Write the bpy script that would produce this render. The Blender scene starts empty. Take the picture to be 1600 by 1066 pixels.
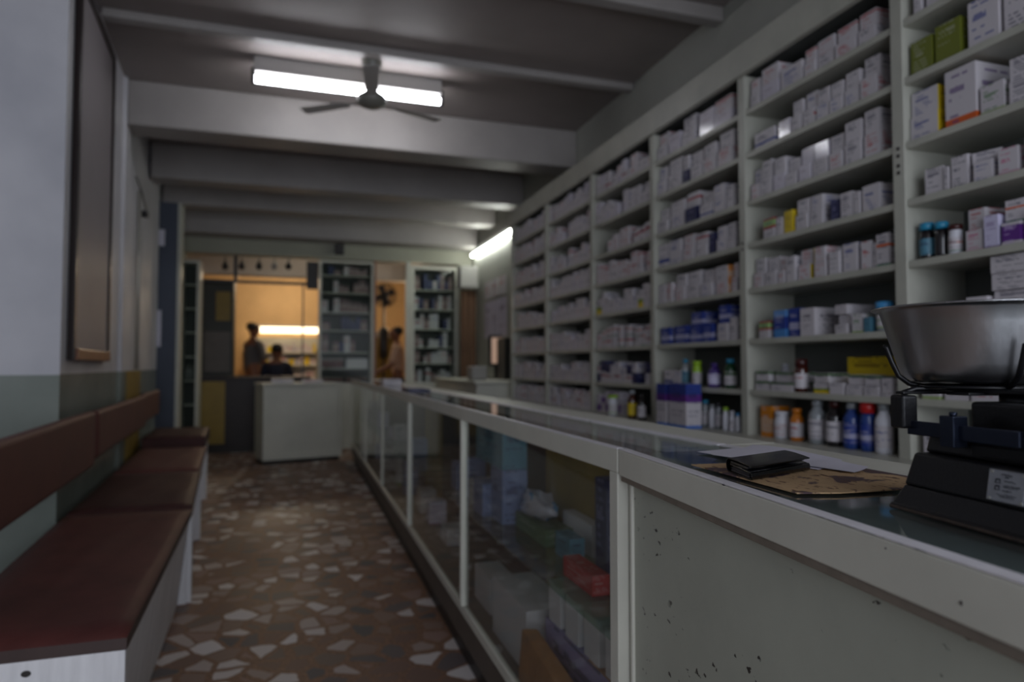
import bpy, bmesh, math, random
from mathutils import Vector, Matrix
random.seed(7)
S = bpy.context.scene
COL = S.collection
# ---------------------------------------------------------------- camera
F = 1040.0; TH = math.atan(333/1040); PH = math.atan(39/1040); H = 1.13
cam = bpy.data.cameras.new('camera'); camo = bpy.data.objects.new('camera', cam); COL.objects.link(camo)
camo.location = (0, 0, H); camo.rotation_euler = (math.pi/2+PH, 0, -TH)
cam.sensor_width = 36; cam.lens = F/1600*36; cam.clip_start = .02
cam.dof.use_dof = True; cam.dof.focus_distance = .92; cam.dof.aperture_fstop = 3.0
S.camera = camo
# ---------------------------------------------------------------- world, daylight, exposure
S.view_settings.view_transform = 'Standard'; S.view_settings.look = 'None'
S.view_settings.gamma = 1; S.view_settings.use_curve_mapping = False
S.view_settings.exposure = 0.0
W = bpy.data.worlds.new('world'); S.world = W; W.use_nodes = True
W.node_tree.nodes['Background'].inputs[0].default_value = (.80, .87, 1, 1)
W.node_tree.nodes['Background'].inputs[1].default_value = .8

def area(name, loc, rot, sx, sy, power, col):
    l = bpy.data.lights.new(name, 'AREA'); l.shape = 'RECTANGLE'; l.size = sx; l.size_y = sy
    l.energy = power; l.color = col
    o = bpy.data.objects.new(name, l); COL.objects.link(o); o.location = loc; o.rotation_euler = rot
    return o
# daylight entering through the open shop front behind the camera
area('daylight', (.72, -2.45, 1.55), (math.pi/2, 0, 0), 3.4, 2.6, 86, (.83, .88, 1))

# ---------------------------------------------------------------- layout helpers: a pixel of the photo -> a point on a plane
_c, _s = math.cos(TH), math.sin(TH)
def ray(x, y):
    a = (x-800)/F; b = -(y-533)/F
    f = math.cos(PH)-b*math.sin(PH); u = math.sin(PH)+b*math.cos(PH)
    return a*_c+f*_s, f*_c-a*_s, u
def onX(x, y, X):
    r = ray(x, y); t = X/r[0]; return X, r[1]*t, H+r[2]*t
def onY(x, y, Y):
    r = ray(x, y); t = Y/r[1]; return r[0]*t, Y, H+r[2]*t
def onz(x, y, z):
    r = ray(x, y); t = (z-H)/r[2]; return r[0]*t, r[1]*t, z
def depth(X, Y): return X*_s+Y*_c

# ---------------------------------------------------------------- materials
def s2l(c):
    return tuple(((v/12.92) if v <= .04045 else ((v+.055)/1.055)**2.4) for v in c)
def rgb(r, g, b): return s2l((r/255, g/255, b/255))
MATS = {}
def mat(name, col, rough=.6, metal=0, spec=.5, noise=0, scale=8, bump=0, coat=0, dirt=None, sheen=0, wood=False):
    if name in MATS: return MATS[name]
    m = bpy.data.materials.new(name); m.use_nodes = True; nt = m.node_tree; N = nt.nodes; L = nt.links
    b = N['Principled BSDF']
    b.inputs['Base Color'].default_value = (*col, 1); b.inputs['Roughness'].default_value = rough
    b.inputs['Metallic'].default_value = metal; b.inputs['Specular IOR Level'].default_value = spec
    b.inputs['Coat Weight'].default_value = coat
    if noise or bump or dirt:
        tc = N.new('ShaderNodeTexCoord'); mp = N.new('ShaderNodeMapping'); L.new(tc.outputs['Object'], mp.inputs[0])
        if wood: mp.inputs['Scale'].default_value = (6, 6, .7)
        n = N.new('ShaderNodeTexNoise'); n.inputs['Scale'].default_value = scale; n.inputs['Detail'].default_value = 6
        n.inputs['Roughness'].default_value = .62
        L.new(mp.outputs[0], n.inputs[0])
        out = None
        if noise:
            r = N.new('ShaderNodeValToRGB'); L.new(n.outputs[0], r.inputs[0])
            r.color_ramp.elements[0].position = .3; r.color_ramp.elements[1].position = .7
            r.color_ramp.elements[0].color = (*[c*(1-noise) for c in col], 1)
            r.color_ramp.elements[1].color = (*[min(1, c*(1+noise*.6)) for c in col], 1)
            out = r.outputs[0]
        if dirt:
            n2 = N.new('ShaderNodeTexNoise'); n2.inputs['Scale'].default_value = dirt[1]; n2.inputs['Detail'].default_value = 8
            n2.inputs['Roughness'].default_value = .7
            L.new(mp.outputs[0], n2.inputs[0])
            r2 = N.new('ShaderNodeValToRGB'); L.new(n2.outputs[0], r2.inputs[0])
            r2.color_ramp.elements[0].position = dirt[2]; r2.color_ramp.elements[0].color = (0, 0, 0, 1)
            r2.color_ramp.elements[1].position = dirt[2]+.03; r2.color_ramp.elements[1].color = (1, 1, 1, 1)
            mx = N.new('ShaderNodeMix'); mx.data_type = 'RGBA'; L.new(r2.outputs[0], mx.inputs[0])
            if out: L.new(out, mx.inputs[6])
            else: mx.inputs[6].default_value = (*col, 1)
            mx.inputs[7].default_value = (*dirt[0], 1); out = mx.outputs[2]
        if out: L.new(out, b.inputs['Base Color'])
        if bump:
            bp = N.new('ShaderNodeBump'); bp.inputs['Strength'].default_value = bump; bp.inputs['Distance'].default_value = .004
            L.new(n.outputs[0], bp.inputs['Height']); L.new(bp.outputs[0], b.inputs['Normal'])
    MATS[name] = m
    return m
def emis(name, col, st):
    m = bpy.data.materials.new(name); m.use_nodes = True; b = m.node_tree.nodes['Principled BSDF']
    b.inputs['Base Color'].default_value = (.8, .8, .8, 1)
    b.inputs['Emission Color'].default_value = (*col, 1); b.inputs['Emission Strength'].default_value = st
    MATS[name] = m; return m
def glass(name, tint=(.93, .97, .95), refl=1.0, dust=0):
    m = bpy.data.materials.new(name); m.use_nodes = True; nt = m.node_tree; N = nt.nodes; L = nt.links
    N.remove(N['Principled BSDF']); out = N['Material Output']
    t = N.new('ShaderNodeBsdfTransparent'); t.inputs[0].default_value = (*tint, 1)
    g = N.new('ShaderNodeBsdfGlossy'); g.inputs['Roughness'].default_value = .04; g.inputs[0].default_value = (refl, refl, refl, 1)
    f0 = N.new('ShaderNodeFresnel'); f0.inputs[0].default_value = 1.5
    ge = N.new('ShaderNodeNewGeometry'); f = N.new('ShaderNodeMath'); f.operation = 'MULTIPLY'; iv = N.new('ShaderNodeMath'); iv.operation = 'SUBTRACT'; iv.inputs[0].default_value = 1
    L.new(ge.outputs['Backfacing'], iv.inputs[1]); L.new(f0.outputs[0], f.inputs[0]); L.new(iv.outputs[0], f.inputs[1])
    mx = N.new('ShaderNodeMixShader'); L.new(f.outputs[0], mx.inputs[0]); L.new(t.outputs[0], mx.inputs[1]); L.new(g.outputs[0], mx.inputs[2])
    last = mx
    if dust:
        d = N.new('ShaderNodeBsdfDiffuse'); d.inputs[0].default_value = (.45, .46, .43, 1)
        m2 = N.new('ShaderNodeMixShader'); m2.inputs[0].default_value = dust
        L.new(mx.outputs[0], m2.inputs[1]); L.new(d.outputs[0], m2.inputs[2]); last = m2
    L.new(last.outputs[0], out.inputs[0])
    MATS[name] = m; return m

PAINT = rgb(208, 207, 194)
mat('counter_paint', PAINT, .45, noise=.12, scale=3, dirt=(rgb(50, 46, 42), 26, .71), bump=.05)
mat('counter_edge', rgb(225, 222, 226), .4, noise=.1, scale=20, dirt=(rgb(40, 34, 36), 34, .64))
mat('counter_panel', rgb(180, 183, 169), .5, noise=.16, scale=2.2, dirt=(rgb(50, 48, 42), 22, .70))
mat('bench_wood', rgb(226, 225, 226), .5, noise=.16, scale=3.5, wood=True, dirt=(rgb(70, 62, 58), 7, .76))
mat('bench_leather', rgb(88, 46, 42), .6, spec=.3, noise=.3, scale=5, bump=.3)
mat('bench_leather_dark', rgb(68, 38, 35), .6, spec=.3, noise=.3, scale=5, bump=.3)
mat('back_leather', rgb(94, 52, 45), .62, noise=.15, scale=5, bump=.15)
mat('leather_edge', rgb(66, 50, 46), .5, noise=.2, scale=9)
mat('ceiling', rgb(146, 137, 133), .6, noise=.14, scale=1.6, bump=.1, dirt=(rgb(80, 70, 66), 5, .74))
mat('beam', rgb(156, 151, 147), .45, noise=.12, scale=2.0)
mat('wall_right', rgb(160, 161, 152), .5, noise=.1, scale=2)
mat('header_wall', rgb(150, 150, 134), .55, noise=.08, scale=2)
mat('shelf_paint', rgb(176, 176, 164), .42, noise=.12, scale=5, dirt=(rgb(70, 62, 55), 14, .74))
mat('shelf_back', rgb(92, 96, 92), .6, noise=.15, scale=3)
mat('kick', rgb(92, 84, 76), .5, noise=.2, scale=6)
mat('moulding', rgb(128, 118, 106), .5, noise=.2, scale=30)
mat('kick_dark', rgb(42, 38, 35), .5)
mat('blue_pillar', rgb(68, 75, 90), .55, noise=.12, scale=2)
mat('paper', rgb(212, 210, 222), .8, noise=.05, scale=20)
mat('black_iron', rgb(16, 16, 19), .36, spec=.4, noise=.6, scale=260, bump=.12)
mat('black_steel', rgb(13, 13, 16), .35, spec=.35)
mat('blue_steel', rgb(44, 50, 66), .25, metal=.7)
mat('rust_edge', rgb(66, 54, 46), .7, noise=.5, scale=90)
mat('leather_black', rgb(8, 8, 11), .24, spec=.5, noise=.1, scale=200, bump=.12)
mat('wallet_lining', rgb(60, 56, 58), .7)
mat('dark_wood', rgb(36, 26, 23), .5, noise=.3, scale=6)
mat('yellow_panel', rgb(140, 115, 38), .5, noise=.2, scale=4)
mat('yellow_dark', rgb(120, 100, 30), .6, noise=.25, scale=4)
mat('brown_frame', rgb(46, 36, 34), .35)
mat('brown_mirror', rgb(150, 143, 146), .5, spec=.4, noise=.1, scale=1.4)
mat('copper_wood', rgb(140, 92, 66), .35, noise=.25, scale=9)
mat('fan_blade', rgb(190, 188, 184), .4)
mat('fan_paint', rgb(120, 118, 110), .4)
mat('black_plastic', rgb(26, 26, 28), .4)
mat('fixture', rgb(170, 168, 165), .4)
mat('curtain_brown', rgb(110, 82, 62), .8, noise=.25, scale=3)
mat('grey_plastic', rgb(150, 148, 144), .5)
mat('warm_wall', rgb(206, 174, 128), .7, noise=.12, scale=2)
mat('warm_ceiling', rgb(190, 182, 170), .7, noise=.08, scale=2)
mat('cabinet_pale', rgb(196, 196, 184), .5, noise=.1, scale=3)
mat('cabinet_inner', rgb(58, 60, 55), .6)
mat('ledger_red', rgb(96, 40, 36), .6)
mat('skin', rgb(120, 78, 56), .55); mat('hair', rgb(18, 14, 13), .6)
mat('shirt_grey', rgb(86, 86, 88), .8); mat('shirt_navy', rgb(34, 38, 54), .8); mat('shirt_pale', rgb(180, 150, 130), .8)
mat('trousers', rgb(44, 42, 44), .8)
mat('steel_pipe', rgb(170, 168, 160), .3, metal=.3)
mat('counter_board', rgb(84, 96, 100), .5, noise=.2, scale=6, dirt=(rgb(55, 60, 62), 5, .62))
glass('pane', (.95, .97, .95), dust=.03); glass('top_glass', (.90, .95, .93), dust=.06); glass('shelf_glass', (.75, .88, .82), dust=.05)
glass('cab_glass', (.94, .97, .95), refl=.12)
glass('clear_plastic', (.9, .93, .95), dust=.25)
emis('tube', (.93, .94, 1), 24); emis('tube_far', (.96, 1, .93), 28)
emis('warm_strip', (1, .80, .52), 3.0); emis('added_tube', (1, .88, .74), 14)
emis('screen_reflection', (1, .52, .28), .22)  # orange reflection on the monitor, put in as faint emission

def scuffs(name, fine, thr, cl):
    m = MATS[name]; N = m.node_tree.nodes; L = m.node_tree.links; b = N['Principled BSDF']; src = b.inputs['Base Color'].links[0].from_socket
    tc = N.new('ShaderNodeTexCoord'); mp = N.new('ShaderNodeMapping'); mp.inputs['Scale'].default_value = (1, .6, 1); mp.inputs['Rotation'].default_value = (.6, 0, 0); L.new(tc.outputs['Object'], mp.inputs[0])
    out = []
    for sc_, t_ in ((fine, thr), (5, cl)):
        n = N.new('ShaderNodeTexNoise'); n.inputs['Scale'].default_value = sc_; n.inputs['Detail'].default_value = 3; L.new(mp.outputs[0], n.inputs[0])
        g = N.new('ShaderNodeMapRange'); g.inputs[1].default_value = t_; g.inputs[2].default_value = t_+.03; L.new(n.outputs[0], g.inputs[0]); out.append(g.outputs[0])
    mu = N.new('ShaderNodeMath'); mu.operation = 'MULTIPLY'; L.new(out[0], mu.inputs[0]); L.new(out[1], mu.inputs[1])
    mx = N.new('ShaderNodeMix'); mx.data_type = 'RGBA'; L.new(mu.outputs[0], mx.inputs[0]); L.new(src, mx.inputs[6]); mx.inputs[7].default_value = (*rgb(58, 54, 48), 1)
    L.new(mx.outputs[2], b.inputs['Base Color'])
scuffs('counter_panel', 75, .66, .50)
def stainless():
    m = mat('stainless', (.37, .37, .38), .24, metal=1)
    N = m.node_tree.nodes; L = m.node_tree.links; b = N['Principled BSDF']
    tc = N.new('ShaderNodeTexCoord'); mp = N.new('ShaderNodeMapping'); mp.inputs['Scale'].default_value = (30, 30, 6)
    n = N.new('ShaderNodeTexNoise'); n.inputs['Scale'].default_value = 1; n.inputs['Detail'].default_value = 8
    L.new(tc.outputs['Object'], mp.inputs[0]); L.new(mp.outputs[0], n.inputs[0])
    r = N.new('ShaderNodeMapRange'); r.inputs[3].default_value = .2; r.inputs[4].default_value = .42
    L.new(n.outputs[0], r.inputs[0]); L.new(r.outputs[0], b.inputs['Roughness'])
    bp = N.new('ShaderNodeBump'); bp.inputs['Strength'].default_value = .12; bp.inputs['Distance'].default_value = .01
    L.new(n.outputs[0], bp.inputs['Height']); L.new(bp.outputs[0], b.inputs['Normal'])
stainless()

def terrazzo():
    m = bpy.data.materials.new('terrazzo'); m.use_nodes = True; nt = m.node_tree; N = nt.nodes; L = nt.links
    b = N['Principled BSDF']; tc = N.new('ShaderNodeTexCoord')
    nz = N.new('ShaderNodeTexNoise'); nz.inputs['Scale'].default_value = 9; L.new(tc.outputs['Object'], nz.inputs[0])
    ad = N.new('ShaderNodeMix'); ad.data_type = 'RGBA'; ad.blend_type = 'LINEAR_LIGHT'; ad.inputs[0].default_value = .018
    L.new(tc.outputs['Object'], ad.inputs[6]); L.new(nz.outputs['Color'], ad.inputs[7])
    def vor(feat):
        v = N.new('ShaderNodeTexVoronoi'); v.voronoi_dimensions = '2D'; v.feature = feat; v.inputs['Scale'].default_value = 9.5
        v.inputs['Randomness'].default_value = .95; L.new(ad.outputs[2], v.inputs['Vector']); return v
    v1 = vor('F1'); v2 = vor('DISTANCE_TO_EDGE')
    sep = N.new('ShaderNodeSeparateColor'); L.new(v1.outputs['Color'], sep.inputs[0])
    cr = N.new('ShaderNodeValToRGB'); cr.color_ramp.interpolation = 'CONSTANT'; L.new(sep.outputs[0], cr.inputs[0])
    cols = [(0, rgb(128, 98, 84)), (.16, rgb(122, 104, 94)), (.29, rgb(158, 128, 116)), (.40, rgb(106, 96, 96)), (.49, rgb(146, 120, 106)),
            (.58, rgb(92, 88, 92)), (.64, rgb(170, 150, 140)), (.73, rgb(196, 182, 176)), (.82, rgb(222, 214, 210)), (.93, rgb(236, 230, 228))]
    e = cr.color_ramp.elements; e[0].color = (*cols[0][1], 1); e[1].position = cols[1][0]; e[1].color = (*cols[1][1], 1)
    for p, c in cols[2:]:
        q = e.new(p); q.color = (*c, 1)
    thr = N.new('ShaderNodeMath'); thr.operation = 'MULTIPLY_ADD'; L.new(sep.outputs[1], thr.inputs[0]); thr.inputs[1].default_value = .17; thr.inputs[2].default_value = .04
    gt = N.new('ShaderNodeMath'); gt.operation = 'GREATER_THAN'; L.new(v2.outputs['Distance'], gt.inputs[0]); L.new(thr.outputs[0], gt.inputs[1])
    n2 = N.new('ShaderNodeTexNoise'); n2.inputs['Scale'].default_value = 60; n2.inputs['Detail'].default_value = 6; L.new(tc.outputs['Object'], n2.inputs[0])
    mr = N.new('ShaderNodeValToRGB'); L.new(n2.outputs[0], mr.inputs[0])
    mr.color_ramp.elements[0].position = .35; mr.color_ramp.elements[0].color = (*rgb(112, 80, 60), 1)
    mr.color_ramp.elements[1].position = .65; mr.color_ramp.elements[1].color = (*rgb(156, 116, 88), 1)
    mx = N.new('ShaderNodeMix'); mx.data_type = 'RGBA'; L.new(gt.outputs[0], mx.inputs[0]); L.new(mr.outputs[0], mx.inputs[6]); L.new(cr.outputs[0], mx.inputs[7])
    # wear stains
    n3 = N.new('ShaderNodeTexNoise'); n3.inputs['Scale'].default_value = 1.6; n3.inputs['Detail'].default_value = 4; L.new(tc.outputs['Object'], n3.inputs[0])
    ml = N.new('ShaderNodeMix'); ml.data_type = 'RGBA'; ml.blend_type = 'MULTIPLY'; ml.inputs[0].default_value = .3
    L.new(mx.outputs[2], ml.inputs[6]); L.new(n3.outputs[0], ml.inputs[7])
    L.new(ml.outputs[2], b.inputs['Base Color'])
    rr = N.new('ShaderNodeMapRange'); rr.inputs[3].default_value = .42; rr.inputs[4].default_value = .62; L.new(n3.outputs[0], rr.inputs[0])
    L.new(rr.outputs[0], b.inputs['Roughness'])
    MATS['terrazzo'] = m
terrazzo()

def wallpaint():
    m = mat('left_wall', (.5, .5, .5), .5, noise=.01, scale=2, bump=.1)
    N = m.node_tree.nodes; L = m.node_tree.links; b = N['Principled BSDF']
    g = N.new('ShaderNodeNewGeometry'); sp = N.new('ShaderNodeSeparateXYZ'); L.new(g.outputs['Position'], sp.inputs[0])
    gt = N.new('ShaderNodeMath'); gt.operation = 'GREATER_THAN'; L.new(sp.outputs[2], gt.inputs[0]); gt.inputs[1].default_value = 1.09
    n = N.new('ShaderNodeTexNoise'); n.inputs['Scale'].default_value = 2.2; n.inputs['Detail'].default_value = 7; L.new(g.outputs['Position'], n.inputs[0])
    def ramp(a, c):
        r = N.new('ShaderNodeValToRGB'); L.new(n.outputs[0], r.inputs[0]); r.color_ramp.elements[0].position = .3; r.color_ramp.elements[1].position = .7
        r.color_ramp.elements[0].color = (*a, 1); r.color_ramp.elements[1].color = (*c, 1); return r
    up = ramp(rgb(186, 186, 192), rgb(212, 211, 215)); lo = ramp(rgb(122, 130, 122), rgb(146, 152, 144))
    mx = N.new('ShaderNodeMix'); mx.data_type = 'RGBA'; L.new(gt.outputs[0], mx.inputs[0]); L.new(lo.outputs[0], mx.inputs[6]); L.new(up.outputs[0], mx.inputs[7])
    L.new(mx.outputs[2], b.inputs['Base Color'])
    mr = N.new('ShaderNodeMapRange'); mr.inputs[3].default_value = .27; mr.inputs[4].default_value = .55; L.new(gt.outputs[0], mr.inputs[0]); L.new(mr.outputs[0], b.inputs['Roughness'])
wallpaint()

# printed cartons: bands of colour over the height of the front (UV v) and rows of tiny print
def carton(name, bands, ink=(.05, .05, .09), rough=.5, amount=.7, logo=None):
    m = bpy.data.materials.new('carton_'+name); m.use_nodes = True; nt = m.node_tree; N = nt.nodes; L = nt.links
    b = N['Principled BSDF']; b.inputs['Roughness'].default_value = rough
    uv = N.new('ShaderNodeUVMap'); sp = N.new('ShaderNodeSeparateXYZ'); L.new(uv.outputs[0], sp.inputs[0])
    cr = N.new('ShaderNodeValToRGB'); cr.color_ramp.interpolation = 'CONSTANT'; L.new(sp.outputs[1], cr.inputs[0])
    e = cr.color_ramp.elements; e[0].color = (*bands[0][1], 1); e[1].position = 1.0 if len(bands) == 1 else bands[1][0]
    e[1].color = (*bands[-1 if len(bands) == 1 else 1][1], 1)
    for p, c in bands[2:]: q = e.new(p); q.color = (*c, 1)
    def math_(op, a, b_=None, c=None):
        n = N.new('ShaderNodeMath'); n.operation = op
        for k, v in enumerate((a, b_, c)):
            if v is None: continue
            if isinstance(v, (int, float)): n.inputs[k].default_value = v
            else: L.new(v, n.inputs[k])
        return n.outputs[0]
    oi = N.new('ShaderNodeObjectInfo'); rd = oi.outputs['Random']; u_, v_ = sp.outputs[0], sp.outputs[1]
    rows = math_('MULTIPLY_ADD', v_, 10, 0); ri = math_('FLOOR', rows); rf = math_('FRACT', rows)
    rk = math_('MULTIPLY_ADD', rd, 91, ri)
    wn = N.new('ShaderNodeTexWhiteNoise'); wn.noise_dimensions = '1D'; L.new(rk, wn.inputs['W'])
    on = math_('GREATER_THAN', wn.outputs['Value'], .42)
    wn2 = N.new('ShaderNodeTexWhiteNoise'); wn2.noise_dimensions = '1D'; L.new(math_('ADD', rk, 17.3), wn2.inputs['W'])
    uend = math_('MULTIPLY_ADD', wn2.outputs['Value'], .5, .38)
    inu = math_('MULTIPLY', math_('GREATER_THAN', u_, .12), math_('LESS_THAN', u_, uend))
    ux = math_('MULTIPLY_ADD', u_, 14, rk); wn3 = N.new('ShaderNodeTexWhiteNoise'); wn3.noise_dimensions = '1D'; L.new(math_('FLOOR', ux), wn3.inputs['W'])
    word = math_('GREATER_THAN', wn3.outputs['Value'], .25)
    line = math_('MULTIPLY', math_('MULTIPLY', on, inu), math_('MULTIPLY', word, math_('GREATER_THAN', rf, .55)))
    # one bold title
    vt = math_('MULTIPLY_ADD', rd, .25, .5)
    tv = math_('MULTIPLY', math_('GREATER_THAN', v_, vt), math_('LESS_THAN', v_, math_('ADD', vt, .1)))
    tu = math_('MULTIPLY', math_('GREATER_THAN', u_, .15), math_('LESS_THAN', u_, math_('MULTIPLY_ADD', rd, .25, .55)))
    sk_ = math_('GREATER_THAN', wn3.outputs['Value'], .12)
    tot = math_('MULTIPLY', math_('MAXIMUM', line, math_('MULTIPLY', math_('MULTIPLY', tv, tu), sk_)), amount)
    mx = N.new('ShaderNodeMix'); mx.data_type = 'RGBA'; L.new(tot, mx.inputs[0]); L.new(cr.outputs[0], mx.inputs[6]); mx.inputs[7].default_value = (*ink, 1)
    L.new(mx.outputs[2], b.inputs['Base Color'])
    MATS['carton_'+name] = m; return m
WH = rgb(196, 191, 195); RED = rgb(170, 40, 40); BLU = rgb(36, 58, 138); NAV = rgb(28, 32, 78); YEL = rgb(214, 186, 30); GRN = rgb(70, 120, 60)
ORG = rgb(205, 90, 30); PUR = rgb(92, 40, 130); OLV = rgb(104, 112, 36); TEA = rgb(60, 130, 160); PNK = rgb(190, 90, 130); BLK = (.1, .1, .14)
carton('plain', [(0, WH)]); carton('redprint', [(0, WH)], RED, amount=.7); carton('blueprint', [(0, WH)], BLU, amount=.7)
carton('redtop', [(0, WH), (.8, rgb(170, 90, 90)), (.92, WH)], RED, amount=.6)
carton('redstripe', [(0, WH), (.55, RED), (.7, WH)]); carton('bluestripe', [(0, WH), (.2, BLU), (.34, WH)])
carton('orangestripe', [(0, rgb(60, 120, 90)), (.07, WH), (.6, ORG), (.68, WH)]); carton('orangebase', [(0, ORG), (.14, WH)], rgb(90, 60, 120))
carton('yellow', [(0, YEL)], rgb(130, 100, 20)); carton('navy', [(0, NAV)], rgb(150, 150, 190), amount=.4)
carton('blue', [(0, rgb(70, 130, 190)), (.3, BLU), (.75, rgb(90, 140, 200))], WH, amount=.4); carton('deepblue', [(0, BLU), (.25, rgb(160, 160, 190)), (.5, BLU)], WH, amount=.4)
carton('olive', [(0, OLV)], rgb(200, 200, 190), amount=.3); carton('greenwhite', [(0, WH), (.72, rgb(58, 100, 44)), (.95, WH)])
carton('greenred', [(0, WH), (.5, RED), (.62, rgb(150, 190, 120)), (.9, rgb(160, 60, 60))]); carton('purple', [(0, WH), (.15, PUR), (.85, WH)], rgb(190, 170, 210))
carton('purplefull', [(0, PUR)], rgb(170, 150, 200)); carton('pinkprint', [(0, rgb(190, 110, 150)), (.08, WH)], PNK, amount=.7)
carton('orange', [(0, rgb(205, 126, 24)), (.15, rgb(205, 170, 140)), (.6, rgb(205, 126, 24))], WH, amount=.5); carton('lilac', [(0, PUR), (.05, rgb(200, 196, 222))], PUR, amount=.4)
carton('yellowgreen', [(0, YEL), (.3, rgb(120, 140, 40)), (.5, WH)]); carton('whitegreen', [(0, rgb(150, 170, 110)), (.12, WH)], GRN, amount=.7)
carton('teal', [(0, rgb(74, 122, 142))], NAV); carton('brownpack', [(0, rgb(170, 130, 100)), (.4, rgb(140, 130, 170))])
carton('bluewhite', [(0, rgb(60, 110, 190)), (.06, WH), (.58, PUR), (.75, BLU)], NAV, amount=.5)
carton('shiny', [(0, rgb(205, 200, 210))], rgb(120, 90, 110), .12, .4)
carton('red', [(0, RED)], WH, amount=.3); carton('green', [(0, rgb(70, 100, 70))], WH, amount=.3)
carton('blank', [(0, WH)], amount=0); carton('rose', [(0, rgb(140, 112, 112)), (.4, rgb(160, 140, 138)), (.7, rgb(120, 96, 98))], rgb(60, 40, 40)); carton('ledger', [(0, rgb(84, 36, 34)), (.85, rgb(150, 140, 130))], rgb(40, 20, 20), amount=.3)
carton('bluegrey', [(0, rgb(110, 125, 165))], NAV, amount=.6)
DESC = {'plain': 'white carton with grey print', 'redprint': 'white carton with red print', 'blueprint': 'white carton with blue print', 'redtop': 'white carton with reddish top band',
        'redstripe': 'white carton with red stripe', 'bluestripe': 'white carton with blue stripe', 'orangestripe': 'white carton with orange stripe', 'orangebase': 'white carton with orange base',
        'yellow': 'yellow carton', 'navy': 'dark navy carton', 'blue': 'bright blue carton', 'deepblue': 'deep blue carton', 'olive': 'olive green carton', 'greenwhite': 'white carton with green stripe',
        'greenred': 'green and red banded carton', 'purple': 'purple fronted carton', 'purplefull': 'purple carton', 'pinkprint': 'white carton with pink print', 'orange': 'orange carton',
        'lilac': 'pale lilac carton', 'yellowgreen': 'white carton with yellow-green base', 'whitegreen': 'white carton with green print', 'teal': 'pale teal carton',
        'brownpack': 'brown and violet pack', 'bluewhite': 'blue and white carton', 'shiny': 'shiny wrapped white pack', 'red': 'red carton', 'blank': 'blank white carton', 'rose': 'pinkish carton', 'ledger': 'dark red ledger', 'green': 'green carton', 'bluegrey': 'blue-grey carton'}

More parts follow.
